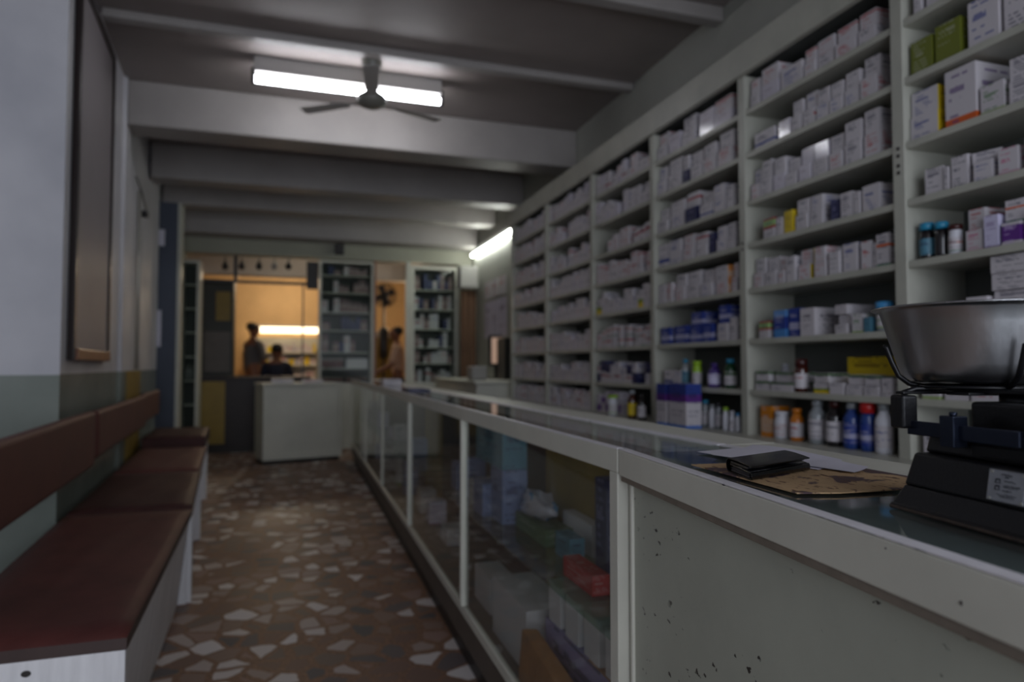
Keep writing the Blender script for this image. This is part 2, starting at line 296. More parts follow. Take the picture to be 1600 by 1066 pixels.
# ---------------------------------------------------------------- mesh helpers
class MB:
    def __init__(s): s.v = []; s.f = []; s.mi = []; s.uv = []; s.cur = 0; s.smooth = []
    def poly(s, vs, faces, uvs=None, smooth=False):
        o = len(s.v); s.v += [tuple(v) for v in vs]
        for k, f in enumerate(faces):
            s.f.append([o+i for i in f]); s.mi.append(s.cur); s.smooth.append(smooth)
            s.uv.append(uvs[k] if uvs else [(0, 0), (1, 0), (1, 1), (0, 1)][:len(f)] if len(f) <= 4 else [(0, 0)]*len(f))
        return s
    def box(s, x0, x1, y0, y1, z0, z1, rot=None):
        vs = [Vector((x, y, z)) for x, y, z in ((x0, y0, z0), (x1, y0, z0), (x1, y1, z0), (x0, y1, z0), (x0, y0, z1), (x1, y0, z1), (x1, y1, z1), (x0, y1, z1))]
        if rot: vs = [rot @ v for v in vs]
        # faces with v up; order: -Y, +X, +Y, -X, top, bottom
        return s.poly(vs, [(0, 1, 5, 4), (1, 2, 6, 5), (2, 3, 7, 6), (3, 0, 4, 7), (4, 5, 6, 7), (3, 2, 1, 0)])
    def prism(s, pts, z0, z1):
        n = len(pts); a = sum(pts[i][0]*pts[(i+1) % n][1]-pts[(i+1) % n][0]*pts[i][1] for i in range(n))
        if a < 0: pts = pts[::-1]
        zz0 = z0 if isinstance(z0, (list, tuple)) else [z0]*n
        vs = [(p[0], p[1], z0) for p in pts]+[(p[0], p[1], z1) for p in pts]
        fs = [tuple(range(n))[::-1], tuple(range(n, 2*n))]+[(i, (i+1) % n, n+(i+1) % n, n+i) for i in range(n)]
        return s.poly(vs, fs)
    def hexa(s, b, t):   # 4 bottom points, 4 top points, counter-clockwise from above
        return s.poly(list(b)+list(t), [(3, 2, 1, 0), (4, 5, 6, 7), (0, 1, 5, 4), (1, 2, 6, 5), (2, 3, 7, 6), (3, 0, 4, 7)])
    def lathe(s, prof, c=(0, 0, 0), n=20, cap=True):
        vs = []; fs = []
        for r, z in prof:
            for k in range(n):
                a = 2*math.pi*k/n; vs.append((c[0]+r*math.cos(a), c[1]+r*math.sin(a), c[2]+z))
        for i in range(len(prof)-1):
            for k in range(n):
                k2 = (k+1) % n; fs.append((i*n+k, i*n+k2, (i+1)*n+k2, (i+1)*n+k))
        s.poly(vs, fs, smooth=True)
        if cap:
            s.poly(vs[:n], [tuple(range(n))[::-1]]); s.poly(vs[-n:], [tuple(range(n))])
        return s
    def tube(s, pts, r, n=8, closed=False):
        P = [Vector(p) for p in pts]; vs = []; fs = []; m = len(P)
        for i, p in enumerate(P):
            d = (P[(i+1) % m]-P[i-1]) if closed else (P[min(i+1, m-1)]-P[max(i-1, 0)])
            d.normalize(); a = d.cross(Vector((0, 0, 1)));
            if a.length < 1e-3: a = d.cross(Vector((1, 0, 0)))
            a.normalize(); b = d.cross(a)
            rr = r[i] if isinstance(r, (list, tuple)) else r
            for k in range(n):
                t = 2*math.pi*k/n; vs.append(p+a*rr*math.cos(t)+b*rr*math.sin(t))
        for i in range(m if closed else m-1):
            for k in range(n):
                k2 = (k+1) % n; j = (i+1) % m; fs.append((i*n+k, j*n+k, j*n+k2, i*n+k2))
        s.poly(vs, fs, smooth=True)
        if not closed: s.poly(vs[:n], [tuple(range(n))]); s.poly(vs[-n:], [tuple(range(n))[::-1]])
        return s
    def build(s, name, mats, parent=None, bevel=0, seg=2, loc=None, recalc=True):
        me = bpy.data.meshes.new(name)
        me.from_pydata(s.v, [], s.f)
        if not isinstance(mats, (list, tuple)): mats = [mats]
        for m in mats: me.materials.append(MATS[m])
        uvl = me.uv_layers.new(name='UVMap')
        for p, mi, uv, sm in zip(me.polygons, s.mi, s.uv, s.smooth):
            p.material_index = mi; p.use_smooth = sm
            for li, u in zip(p.loop_indices, uv): uvl.data[li].uv = u
        if recalc:
            bm = bmesh.new(); bm.from_mesh(me); bmesh.ops.remove_doubles(bm, verts=bm.verts, dist=1e-6)
            bmesh.ops.recalc_face_normals(bm, faces=bm.faces); bm.to_mesh(me); bm.free()
        o = bpy.data.objects.new(name, me); COL.objects.link(o)
        if loc: # mesh given in world coordinates, origin moved to loc
            me.transform(Matrix.Translation(-Vector(loc))); o.location = loc
        if parent:
            o.parent = parent
            w = Vector((0, 0, 0)); q = parent
            while q: w += q.location; q = q.parent
            me.transform(Matrix.Translation(-w))
        if bevel:
            b = o.modifiers.new('bevel', 'BEVEL'); b.width = bevel; b.segments = seg; b.limit_method = 'ANGLE'; b.harden_normals = False
        return o
def tag(o, label, cat, group=None):
    o['label'] = label; o['category'] = cat
    if group: o['group'] = group
    return o
def thing(name, label, cat, loc, group=None):
    o = bpy.data.objects.new(name, None); COL.objects.link(o); o.location = loc; o.empty_display_size = .1
    return tag(o, label, cat, group)
def struct(o): o['kind'] = 'structure'; return o
def solo(mb, name, mats, label, cat, group=None, bevel=0, seg=2):
    xs = [v[0] for v in mb.v]; ys = [v[1] for v in mb.v]; zs = [v[2] for v in mb.v]
    return tag(mb.build(name, mats, loc=((min(xs)+max(xs))/2, (min(ys)+max(ys))/2, min(zs)), bevel=bevel, seg=seg), label, cat, group)
def rotz(cx, cy, a): return Matrix.Translation((cx, cy, 0)) @ Matrix.Rotation(a, 4, 'Z') @ Matrix.Translation((-cx, -cy, 0))

# ================================================================ SETTING
def xw(Y): return -.72-.085*Y
YB = 9.4
struct(MB().box(-2.6, 3.4, -2.6, 15, -.1, 0).build('floor', 'terrazzo'))
ZC = 3.28
struct(MB().box(-2.6, 2.8, -2.6, YB+.3, ZC, ZC+.1).build('ceiling', 'ceiling'))
# left wall with its steps
lw = [(-1.95, -2.6), (-1.95, 2.95), (-1.022, 3.47), (xw(3.49)-.07, 3.49), (xw(5.5)-.07, 5.5), (xw(5.5)-.05, 5.52), (xw(5.8)-.05, 5.78), (xw(5.8)-.07, 5.8), (xw(YB+.3)-.07, YB+.3), (-2.6, YB+.3), (-2.6, -2.6)]
struct(MB().prism(lw, 0, ZC).build('wall_left', 'left_wall'))
struct(MB().prism([(xw(5.82)-.06, 5.82), (xw(5.82)-.05, 5.82), (xw(6.6)-.05, 6.6), (xw(6.6)-.07, 6.6)], .0, 1.09).build('trim_1', 'yellow_panel'))
XR = 2.4
struct(MB().box(XR, XR+.2, -2.6, YB+.3, 0, ZC).build('wall_right', 'wall_right'))
# ceiling beams: big ones and small joists
def beam(i, y0, y1, zb, m='beam'):
    struct(MB().prism([(xw(y0)-.05-(.95 if y0 < 3 else 0), y0), (XR, y0), (XR, y1), (xw(y1)-.05-(.95 if y0 < 3 else 0), y1)], zb, ZC).build('trim_%d' % i, m, bevel=.012))
beam(2, 5.55, 5.85, 2.94); beam(3, 7.06, 7.32, 2.94); beam(4, 8.16, 8.42, 2.94); beam(5, 9.05, YB, 2.80)
beam(6, 4.46, 4.55, 3.225); beam(7, 3.33, 3.42, 3.19); beam(8, 1.2, 1.5, 2.98); beam(9, -1.0, -.7, 2.98)
# blue painted pillar
pl = struct(MB().prism([(-1.60, 8.1), (-1.297, 8.1), (-1.297, 8.4), (-1.60, 8.4)], 0, 2.94).build('trim_10', 'blue_pillar', bevel=.008))
struct(MB().box(-1.297, -1.262, 8.12, 8.32, 0, 2.94).build('trim_11', 'cabinet_pale', bevel=.004))
# back wall header and jambs
struct(MB().box(-1.7, XR, YB, YB+.18, 2.60, 2.82).build('wall_back', 'header_wall'))
struct(MB().box(2.20, XR, YB+.02, YB+.18, 0, 2.6).build('wall_back_right', 'header_wall'))
# room behind
struct(MB().box(-2.4, 3.4, 14.3, 14.5, 0, 3.3).build('wall_back_room', 'warm_wall'))
struct(MB().box(-2.5, -2.4, YB+.3, 14.5, 0, 3.3).build('wall_back_room_left', 'warm_wall'))
struct(MB().box(3.3, 3.4, YB+.3, 14.5, 0, 3.3).build('wall_back_room_right', 'warm_wall'))
struct(MB().box(-2.5, 3.4, YB+.18, 14.5, 3.0, 3.1).build('ceiling_back_room', 'warm_ceiling'))
struct(MB().box(-2.4, 3.3, 10.9, 11.1, 2.52, 3.0).build('trim_12', 'warm_ceiling'))  # beam added to catch light, standing in for the pale lit ceiling
struct(MB().box(XR+.1, 3.4, YB+.0, YB+.18, 0, 3.3).build('wall_back_far_right', 'warm_wall'))
struct(MB().box(-2.6, -1.42, YB+.02, YB+.18, 0, 3.3).build('wall_back_far_left', 'header_wall'))

# ================================================================ LIGHT FITTINGS
t = thing('tube_light', 'lit double-length fluorescent batten on the ceiling behind the fan', 'ceiling light', (.34, 4.88, ZC))
MB().box(-.32, 1.0, 4.85, 4.92, 3.17, ZC).build('housing', 'fixture', t, bevel=.006)
MB().tube([(-.31, 4.88, 3.125), (.99, 4.88, 3.125)], .026, 12).build('tube', 'tube', t)
for x in (-.335, .99): MB().box(x, x+.025, 4.86, 4.90, 3.09, 3.2).build('end_cap', 'black_plastic', t, bevel=.003)
t = thing('tube_light', 'lit fluorescent tube high on the right wall beyond the shelving', 'wall light', (XR, 8.3, 2.7))
MB().box(XR-.045, XR, 7.35, 9.25, 2.74, 2.80).build('housing', 'fixture', t, bevel=.004)
MB().tube([(XR-.04, 7.4, 2.715), (XR-.04, 9.22, 2.715)], .024, 12).build('tube', 'tube_far', t)
# ceiling fan
t = thing('ceiling_fan', 'grey ceiling fan hanging in front of the lit tube light', 'fan', (.46, 4.62, ZC))
MB().lathe([(.035, 3.2800), (.075, 3.2600), (.07, 3.22), (.045, 3.16), (.016, 3.11)][::-1], (.46, 4.62, 0)).build('canopy', 'fan_paint', t)
MB().tube([(.46, 4.62, 3.14), (.46, 4.62, 3.03)], .011, 10).build('rod', 'fan_paint', t)
MB().lathe([(.016, 3.09), (.034, 3.05), (.05, 3.02), (.095, 2.99), (.108, 2.968), (.09, 2.935), (.045, 2.915), (.004, 2.91)], (.46, 4.62, 0), 28).build('motor', 'fan_paint', t)
for a in (math.radians(264), math.radians(24), math.radians(144)):
    r = Matrix.Translation((.46, 4.62, 2.962)) @ Matrix.Rotation(a, 4, 'Z')
    b = MB(); b.hexa([r @ Vector(p) for p in ((.09, -.018, -.002), (.2, -.02, -.002), (.2, .02, -.002), (.09, .018, -.002))],
                     [r @ Vector(p) for p in ((.09, -.018, .002), (.2, -.02, .002), (.2, .02, .002), (.09, .018, .002))])
    b.hexa([r @ Vector(p) for p in ((.19, -.045, -.004), (.56, -.055, -.006), (.56, .05, .004), (.19, .045, .001))],
           [r @ Vector(p) for p in ((.19, -.045, -.001), (.56, -.055, -.003), (.56, .05, .007), (.19, .045, .004))])
    b.build('blade', 'fan_blade', t, bevel=.001)

# ================================================================ LEFT SIDE: panel, pipe, benches
t = thing('framed_panel', 'tall glossy brown panel in a thin dark frame on the left wall', 'wall panel', (xw(4.5)-.07, 4.5, 1.16))
def lwbox(y0, y1, z0, z1, d0, d1, base=-.07):
    return [(xw(y0)+base+d0, y0, z0), (xw(y0)+base+d1, y0, z0), (xw(y1)+base+d1, y1, z0), (xw(y1)+base+d0, y1, z0)], [(xw(y0)+base+d0, y0, z1), (xw(y0)+base+d1, y0, z1), (xw(y1)+base+d1, y1, z1), (xw(y1)+base+d0, y1, z1)]
MB().hexa(*lwbox(3.94, 4.90, 1.22, 3.13, .004, .022)).build('panel', 'brown_mirror', t)
b = MB()
for a in ((3.90, 3.94, 1.16, 3.18), (4.90, 4.94, 1.16, 3.18), (3.94, 4.90, 3.13, 3.18)): b.hexa(*lwbox(*a, .0, .034))
b.build('frame', 'brown_frame', t, bevel=.004)
MB().hexa(*lwbox(3.94, 4.90, 1.16, 1.22, .0, .045)).build('bottom_rail', 'copper_wood', t, bevel=.004)
t = thing('wall_pipe', 'thin grey conduit with a bracket running down the left wall', 'pipe', (xw(6.3)-.05, 6.3, 1.1))
MB().tube([(xw(6.3)-.045, 6.3, 1.1), (xw(6.3)-.045, 6.3, 2.62)], .014, 8).build('conduit', 'steel_pipe', t)
MB().tube([(xw(6.0)-.04, 6.0, 2.66), (xw(6.3)-.03, 6.3, 2.6), (xw(6.6)-.03, 6.6, 2.52)], .006, 6).build('cable', 'black_plastic', t)
MB().box(xw(6.4)-.06, xw(6.4)-.0, 6.38, 6.46, 2.42, 2.47).build('bracket', 'black_plastic', t, bevel=.003)
for z0, z1, x0, x1, lb in ((2.45, 2.63, -1.52, -1.42, 'torn white sticker high on the blue pillar'), (1.34, 1.74, -1.52, -1.44, 'long white paper strip taped to the middle of the blue pillar')):
    tag(MB().box(x0, x1, 8.093, 8.0995, z0, z1).build('paper_note', 'paper'), lb, 'paper note')

def cushion(p, z0, z1, name, m, parent, puff=.012, edge=None):
    # p: 4 plan points (ccw); soft slab with puffed top and rounded edges
    n = 12; b = MB(); P = [Vector((q[0], q[1], 0)) for q in p]
    vs = []; rnd = random.Random(p[0][1])
    ph = [rnd.uniform(0, 6) for _ in range(4)]
    for i in range(n+1):
        for j in range(n+1):
            u = i/n; v = j/n
            q = P[0]*(1-u)*(1-v)+P[1]*u*(1-v)+P[2]*u*v+P[3]*(1-u)*v
            e = min(1, 7*min(u, 1-u))*min(1, 7*min(v, 1-v))
            w = .004*math.sin(9*u+ph[0]+3*v)*math.sin(7*v+ph[1])+.0025*math.sin(23*u+ph[2]-9*v)
            vs.append((q.x, q.y, z1-.01+(puff+w)*e**.5))
    top = [(i*(n+1)+j, (i+1)*(n+1)+j, (i+1)*(n+1)+j+1, i*(n+1)+j+1) for i in range(n) for j in range(n)]
    b.poly(vs, top, smooth=True)
    ring = [i*(n+1) for i in range(n+1)]+[n*(n+1)+j for j in range(1, n+1)]+[i*(n+1)+n for i in range(n-1, -1, -1)]+[j for j in range(n-1, 0, -1)]
    rv = [vs[k] for k in ring]; m_ = len(rv)
    b.cur = 1
    b.poly(rv+[(v[0], v[1], z0) for v in rv], [(k, (k+1) % m_, m_+(k+1) % m_, m_+k) for k in range(m_)])
    b.poly([(v[0], v[1], z0) for v in rv], [tuple(range(m_))])
    return b.build(name, [m, edge or m], parent)
benches = [((-.405, 1.92), (-.478, 3.53), -.955, .455, 'bench_leather', 'nearest white wooden bench with a dark brown padded seat, largest in view'),
           ((-.485, 3.57), (-.600, 4.78), -1.02, .455, 'bench_leather_dark', 'second white bench from the front with a dark maroon padded seat'),
           ((-.615, 4.82), (-.735, 6.20), -1.14, .455, 'back_leather', 'third white bench from the front with a lighter brown padded seat'),
           ((-.755, 6.25), (-.840, 7.30), -1.24, .53, 'bench_leather_dark', 'farthest bench, raised dark seat in front of the blue pillar')]
for k, (a, c, xb, zt, lm, lab) in enumerate(benches):
    t = thing('bench', lab, 'bench', ((a[0]+xb)/2, (a[1]+c[1])/2, 0), 'waiting benches along the left wall')
    xb = xw(a[1])+.012; xb2 = xw(c[1])+.012
    zc = zt-(.04 if k < 3 else .10)
    cushion([(xb, a[1]), a, c, (xb2, c[1])], zc, zt, 'cushion', lm, t, edge='leather_edge' if k == 0 else lm)
    ins = .055
    MB().hexa([(a[0]-ins-.03, a[1]+.02, 0), (a[0]-ins, a[1]+.02, 0), (c[0]-ins, c[1]-.01, 0), (c[0]-ins-.03, c[1]-.01, 0)],
              [(a[0]-.034, a[1]+.02, zc), (a[0]-.008, a[1]+.02, zc), (c[0]-.008, c[1]-.01, zc), (c[0]-.034, c[1]-.01, zc)]).build('front_panel', 'bench_wood', t, bevel=.002)
    MB().prism([(xb+.01, a[1]), (a[0]-.003, a[1]), (a[0]-.003, a[1]+.02), (xb+.01, a[1]+.02)], 0, zc).build('end_panel', 'bench_wood', t, bevel=.002)
    MB().prism([(xb2+.01, c[1]-.012), (c[0]-.02, c[1]-.012), (c[0]-.02, c[1]), (xb2+.01, c[1])], 0, zc).build('end_panel', 'bench_wood', t, bevel=.002)
    if k == 0:
        b = MB(); q = [(-.62+.011*math.cos(i*math.pi/6), .385+.008*math.sin(i*math.pi/6)) for i in range(12)]
        b.poly([(x, a[1]-.0008, z) for x, z in q]+[(x, a[1]+.001, z) for x, z in q], [tuple(range(12))]+[(i, (i+1) % 12, 12+(i+1) % 12, 12+i) for i in range(12)])
        b.build('knot_hole', 'kick_dark', t)
    if k in (0, 1, 2):   # upright between two benches, sticking out a little
        tag(MB().prism([(xb2-.03, c[1]+.004), (c[0]+.0, c[1]+.004), (c[0]+.0, c[1]+.034), (xb2-.03, c[1]+.034)], 0, zc-.002).build('bench_upright', 'bench_wood', loc=(c[0]-.2, c[1]+.02, 0), bevel=.002),
            'white wooden upright board standing between the %s benches' % ['first and second', 'second and third', 'third and fourth'][k], 'board', 'uprights between the benches')
# backrest pads on the wall
def pad(y0, y1, z0, z1, lab, step=0, nb=14):
    t = thing('backrest_pad', lab, 'backrest', (xw((y0+y1)/2)+step, (y0+y1)/2, z0), 'brown backrest pads along the left wall')
    b = MB(); b.hexa(*lwbox(y0, y1, z0, z1, .016, .065, base=step)); b.build('cushion', 'back_leather', t, bevel=.022, seg=4)
    b = MB(); b.hexa(*lwbox(y0+.03, y1-.03, z0+.03, z1-.03, .002, .016, base=step)); b.build('backing_board', 'dark_wood', t)
    if y0 < 3: b = MB(); b.hexa(*lwbox(y0+.04, y0+.11, 0, z1-.05, -.03, .002, base=step)); b.build('support_post', 'bench_wood', t)
pad(1.75, 3.93, .615, .90, 'nearest and longest brown padded backrest on the left wall')
pad(4.0, 6.05, .645, .895, 'middle brown padded backrest below the tall glossy panel', -.0)
pad(6.14, 7.3, .66, .90, 'farthest short brown padded backrest on the left wall', -.02)
# battens carrying the pads where the wall steps back
tag(MB().hexa(*lwbox(3.52, 5.48, .70, .80, -.07+.0, -.001, base=0)).build('wall_batten', 'bench_wood'), 'white batten on the wall behind the middle backrest', 'batten')
tag(MB().hexa(*lwbox(5.82, 6.04, .70, .80, -.048, -.001, base=0)).build('wall_batten', 'bench_wood'), 'short white batten behind the far end of the middle backrest', 'batten')

# ================================================================ THE COUNTER
ZT = .97
posts = [1.17, 2.50, 3.83, 5.15, 6.48, 8.15]
def xf(Y): return .588+.012*min(1, max(0, (Y-1.17)/2.66))
XBK = .835; XB2 = .955
ORD = ['nearest', 'second', 'third', 'fourth', 'farthest']
for i in range(5):
    y0, y1 = posts[i], posts[i+1]
    t = thing('display_case', '%s glass-fronted display case with pale painted frame along the counter' % ORD[i], 'display case', (.7, (y0+y1)/2, 0), 'glass display cases of the counter')
    a, c = xf(y0), xf(y1)
    # top fascia and its worn edge
    MB().prism([(a, y0), (c, y1), (c+.022, y1), (a+.022, y0)], ZT-.047, ZT-.001).build('top_rail', 'counter_paint', t, bevel=.002)
    MB().prism([(a, y0), (c, y1), (c+.014, y1), (a+.014, y0)], ZT-.001, ZT+.0015).build('edge_strip', 'counter_edge', t)
    MB().prism([(XBK-.022, y0), (XBK, y0), (XBK, y1), (XBK-.022, y1)], ZT-.04, ZT+.001).build('back_rail', 'counter_edge', t, bevel=.002)
    MB().prism([(a+.014, y0), (c+.014, y1), (XBK-.02, y1), (XBK-.02, y0)], ZT-.008, ZT-.002).build('glass_top', 'top_glass', t)
    MB().box(XBK, XB2, y0, y1, ZT-.035, ZT-.001).build('rear_board', 'counter_paint', t, bevel=.002)
    MB().prism([(a+.005, y0), (c+.005, y1), (c+.025, y1), (a+.025, y0)], .19, .225).build('bottom_rail', 'counter_paint', t, bevel=.003)
    MB().prism([(a+.012, y0), (c+.012, y1), (c+.03, y1), (a+.03, y0)], .085, .19).build('kick_board', 'kick', t)
    MB().prism([(a+.03, y0), (c+.03, y1), (XB2-.02, y1), (XB2-.02, y0)], 0, .085).build('plinth', 'kick_dark', t)
    MB().prism([(a+.03, y0), (c+.03, y1), (XB2-.005, y1), (XB2-.005, y0)], .185, .20).build('floor_board', 'kick', t)
    if i < 4 or True:
        MB().prism([(a+.003, y1-.022), (a+.025, y1-.022), (a+.025, y1+.0), (a+.003, y1+.0)], .225, ZT-.047).build('post', 'counter_paint', t, bevel=.002)
    if i == 0:
        MB().prism([(a+.0, y0), (a+.03, y0), (a+.03, y0+.035), (a+.0, y0+.035)], .225, ZT-.047).build('post', 'counter_paint', t, bevel=.002)
    MB().prism([(a+.012, y0+(.035 if i == 0 else .0)), (c+.012, y1-.022), (c+.016, y1-.022), (a+.016, y0+(.035 if i == 0 else .0))], .225, ZT-.047).build('front_glass', 'pane', t)
    MB().prism([(.668, y0+.006), (.668, y1-.006), (XB2-.020, y1-.006), (XB2-.020, y0+.006)], .518, .524).build('glass_shelf', 'shelf_glass', t)
    ym = (y0+y1)/2
    bm_ = 'yellow_panel' if i in (0, 2) else 'dark_wood'
    MB().box(XB2-.014, XB2-.002, y0+.01, ym, .2, ZT-.04).build('back_door', 'dark_wood', t)
    MB().box(XB2-.016, XB2-.004, ym, y1-.01, .2, ZT-.04).build('back_door', bm_, t)
# end post where the glass cases meet the solid counter
t = thing('solid_counter', 'grey-green panelled counter block at the near end carrying the weighing scale', 'counter', (.66, .4, 0))
def nx(Y): return .588+(Y-1.165)*.0985
yn = -.45
def npr(d0, d1, z0, z1, ya=yn, yb=1.165):
    return MB().prism([(nx(ya)+d0, ya), (nx(yb)+d0, yb), (nx(yb)+d1, yb), (nx(ya)+d1, ya)], z0, z1)
npr(0, .022, ZT-.050, ZT-.001).build('top_rail', 'counter_paint', t, bevel=.0025)
npr(0, .017, ZT-.001, ZT+.0016).build('edge_strip', 'counter_edge', t, bevel=.0008)
npr(.020, .032, .05, ZT-.05, 1.148, 1.160).build('panel_bead', 'counter_paint', t, bevel=.003)
npr(.003, .03, ZT-.061, ZT-.050, yn, 1.16).build('moulding', 'moulding', t, bevel=.002)
npr(.026, .034, .08, ZT-.055, yn, 1.16).build('front_panel', 'counter_panel', t)
npr(.045, .065, 0, .08).build('plinth', 'kick_dark', t)
npr(.008, .036, .05, .10).build('bottom_rail', 'counter_paint', t, bevel=.002)
MB().prism([(nx(yn)+.017, yn), (nx(1.165)+.017, 1.165), (XBK-.02, 1.165), (XBK-.02, yn)], ZT-.008, ZT-.001).build('glass_top', 'top_glass', t)
MB().prism([(nx(yn)+.022, yn), (nx(1.165)+.022, 1.165), (XBK-.02, 1.165), (XBK-.02, yn)], ZT-.03, ZT-.010).build('top_board', 'counter_board', t)
MB().box(XBK-.02, XBK, yn, 1.165, ZT-.04, ZT+.001).build('back_rail', 'counter_edge', t, bevel=.002)
MB().box(XBK, XB2, yn, 1.165, ZT-.035, ZT-.001).build('rear_board', 'counter_paint', t, bevel=.002)
MB().box(XB2-.02, XB2, yn, 1.165, 0, ZT-.035).build('back_panel', 'counter_edge', t, bevel=.002)

# paint chips along the worn edge, a nail head and scuffs on the panel
def on_front(x, y):
    rx_, ry_, rz_ = ray(x, y); q = (.588-1.165*.0985)/(rx_-.0985*ry_); return rx_*q, ry_*q, H+rz_*q
def chip_poly(mb, x, y, wy, hz, seed, d=.0):
    rc = random.Random(seed); X_, Y_, Z_ = on_front(x, y); X_ += d; n = 11; pts = []
    for k in range(n):
        a = 2*math.pi*k/n; rr0 = rc.uniform(.55, 1.1); pts.append((Y_+wy*rr0*math.cos(a), Z_+hz*rr0*math.sin(a)))
    pts = [(py, min(pz, ZT-.0004)) for py, pz in pts]
    f = lambda py: .588+(py-1.165)*.0985+d
    mb.poly([(f(py)-.0006, py, pz) for py, pz in pts]+[(f(py)+.0012, py, pz) for py, pz in pts], [tuple(range(n)), tuple(range(n, 2*n))[::-1]]+[(k, n+k, n+(k+1) % n, (k+1) % n) for k in range(n)])
mat('bare_wood', rgb(52, 44, 46), .7)
b = MB()
for k, (x, y, wy, hz) in enumerate(((1131, 757, .004, .0022), (1139, 759, .003, .001), (1186, 773, .003, .0008), (1283, 804, .010, .0011), (1300, 809, .010, .0012), (1318, 815, .010, .0013), (1333, 820, .006, .0012), (1352, 828, .007, .0015), (1363, 832, .005, .001),
        (1380, 839, .002, .001), (1408, 846, .002, .001), (1434, 856, .005, .002), (1444, 859, .004, .0012), (1502, 943, .0018, .0022), (1384, 857, .0012, .0009), (1090, 742, .003, .001), (1016, 709, .004, .0009), (893, 685, .003, .001))):
    chip_poly(b, x, y, wy, hz, k)
b.build('paint_chips', 'bare_wood', t)
# ================================================================ WALL SHELVING
XS = 2.10
PY = [-.95, -.02, .96, 1.88, 2.79, 3.68, 4.59, 5.57, 6.58]
SZ = [2.378, 2.160, 1.922, 1.710, 1.485, 1.236, .987]     # undersides
ST = [z+.026 for z in SZ]+[.793]                         # tops the goods stand on
t = thing('wall_shelving', 'long white-painted wooden medicine shelving covering the right wall', 'shelving', (2.25, 2.8, 0))
MB().box(XS-.02, XS+.012, PY[0], PY[-1]+.05, 2.58, 2.735).build('header_board', 'shelf_paint', t, bevel=.004)
MB().box(XS+.012, XR-.001, PY[0], PY[-1]+.05, 2.60, 2.62).build('top_board', 'shelf_back', t)
MB().box(XR-.014, XR-.001, PY[0], PY[-1]+.05, .08, 2.6).build('back_panel', 'shelf_back', t)
for i, y in enumerate(PY):
    MB().box(XS, XR-.014, y-.026, y+.026, .0, 2.58).build('post', 'shelf_paint', t, bevel=.003)
for y, zs_ in ((1.88, (1.932, 1.905, 1.868, 1.842)), (2.79, (1.74, 1.71))):
    for z in zs_:
        MB().box(XS-.003, XS+.001, y-.006, y+.006, z-.006, z+.006).build('screw', 'bare_wood', t, bevel=.001)
for i in range(len(PY)-1):
    for z in SZ:
        MB().box(XS+.006, XR-.014, PY[i]+.026, PY[i+1]-.026, z, z+.026).build('shelf', 'shelf_paint', t, bevel=.002)
    MB().box(XS+.03, XR-.014, PY[i]+.026, PY[i+1]-.026, .10, .77).build('cupboard_door', 'shelf_paint', t, bevel=.002)
MB().box(1.955, XR-.02, PY[0], PY[-1]+.05, .773, .793).build('ledge', 'shelf_paint', t, bevel=.003)
MB().box(1.965, 1.985, PY[0], PY[-1]+.05, .62, .773).build('ledge_fascia', 'shelf_paint', t)

# ---- stock: unit carton meshes shared between copies
UNIT = {}
def unit(design, side=None):
    k = (design, side)
    if k in UNIT: return UNIT[k]
    b = MB(); b.box(-.5, .5, -.5, .5, 0, 1)
    me = bpy.data.meshes.new('carton'); me.from_pydata(b.v, [], b.f)
    me.materials.append(MATS['carton_'+design]); me.materials.append(MATS['carton_'+(side or 'plain')] if side else MATS['carton_'+design])
    uvl = me.uv_layers.new(name='UVMap')
    for p, uv in zip(me.polygons, b.uv):
        for li, u in zip(p.loop_indices, uv): uvl.data[li].uv = u
    if side: me.polygons[0].material_index = 1
    UNIT[k] = me; return me
BAY = {1: 'nearest bay', 2: 'second bay', 3: 'third bay', 4: 'fourth bay'}
SH = ['top shelf', 'second shelf', 'third shelf', 'fourth shelf', 'fifth shelf', 'sixth shelf', 'seventh shelf', 'bottom shelf']
NTH = ['first', 'second', 'third', 'fourth', 'fifth', 'sixth', 'seventh', 'eighth', 'ninth', 'tenth', 'eleventh', 'twelfth', 'thirteenth', 'fourteenth']
PLAINS = {'plain', 'redprint', 'blueprint', 'redtop'}
NBOX = 0; used = {}
def put_carton(x, y, z, d, w, h, design, label, group, rz=0, side=None, name='medicine_carton', cat='carton'):
    global NBOX; NBOX += 1
    o = bpy.data.objects.new(name, unit(design, side)); COL.objects.link(o)
    o.location = (x+d/2, y, z); o.scale = (d, w, h); o.rotation_euler = (0, 0, rz)
    tag(o, label, cat, group); return o
def bottle(x, y, z, r, h, body, cap, label_m, lab, group, neck=.55, kind='round', caph=.14):
    t = thing('bottle', lab, 'bottle', (x, y, z), group)
    b = MB(); c = (x, y, z)
    b.lathe([(r*.9, 0), (r, .01), (r, h*.62), (r*.92, h*.70), (r*neck, h*.80), (r*neck, h*(1-caph))], c, 16).build('body', body, t)
    MB().lathe([(r*neck*1.15, h*(1-caph)), (r*neck*1.15, h*.99), (r*neck*1.0, h)], c, 14).build('cap', cap, t)
    if label_m:
        n = 16; b = MB()
        vs = []; fs = []
        for k in range(n+1):
            a = math.pi*.45+math.pi*1.25*k/n
            vs += [(x+(r+.0008)*math.cos(a), y+(r+.0008)*math.sin(a), z+h*.12), (x+(r+.0008)*math.cos(a), y+(r+.0008)*math.sin(a), z+h*.56)]
        for k in range(n): fs.append((2*k, 2*k+2, 2*k+3, 2*k+1))
        b.poly(vs, fs, [[(k/n, 0), ((k+1)/n, 0), ((k+1)/n, 1), (k/n, 1)] for k in range(n)], smooth=True)
        b.build('paper_label', label_m, t, recalc=False)
    return t
mat('b_dark', rgb(24, 20, 22), .15, coat=.5); mat('b_brown', rgb(66, 26, 16), .12, coat=.6); mat('b_clear', rgb(140, 145, 148), .15, coat=.5)
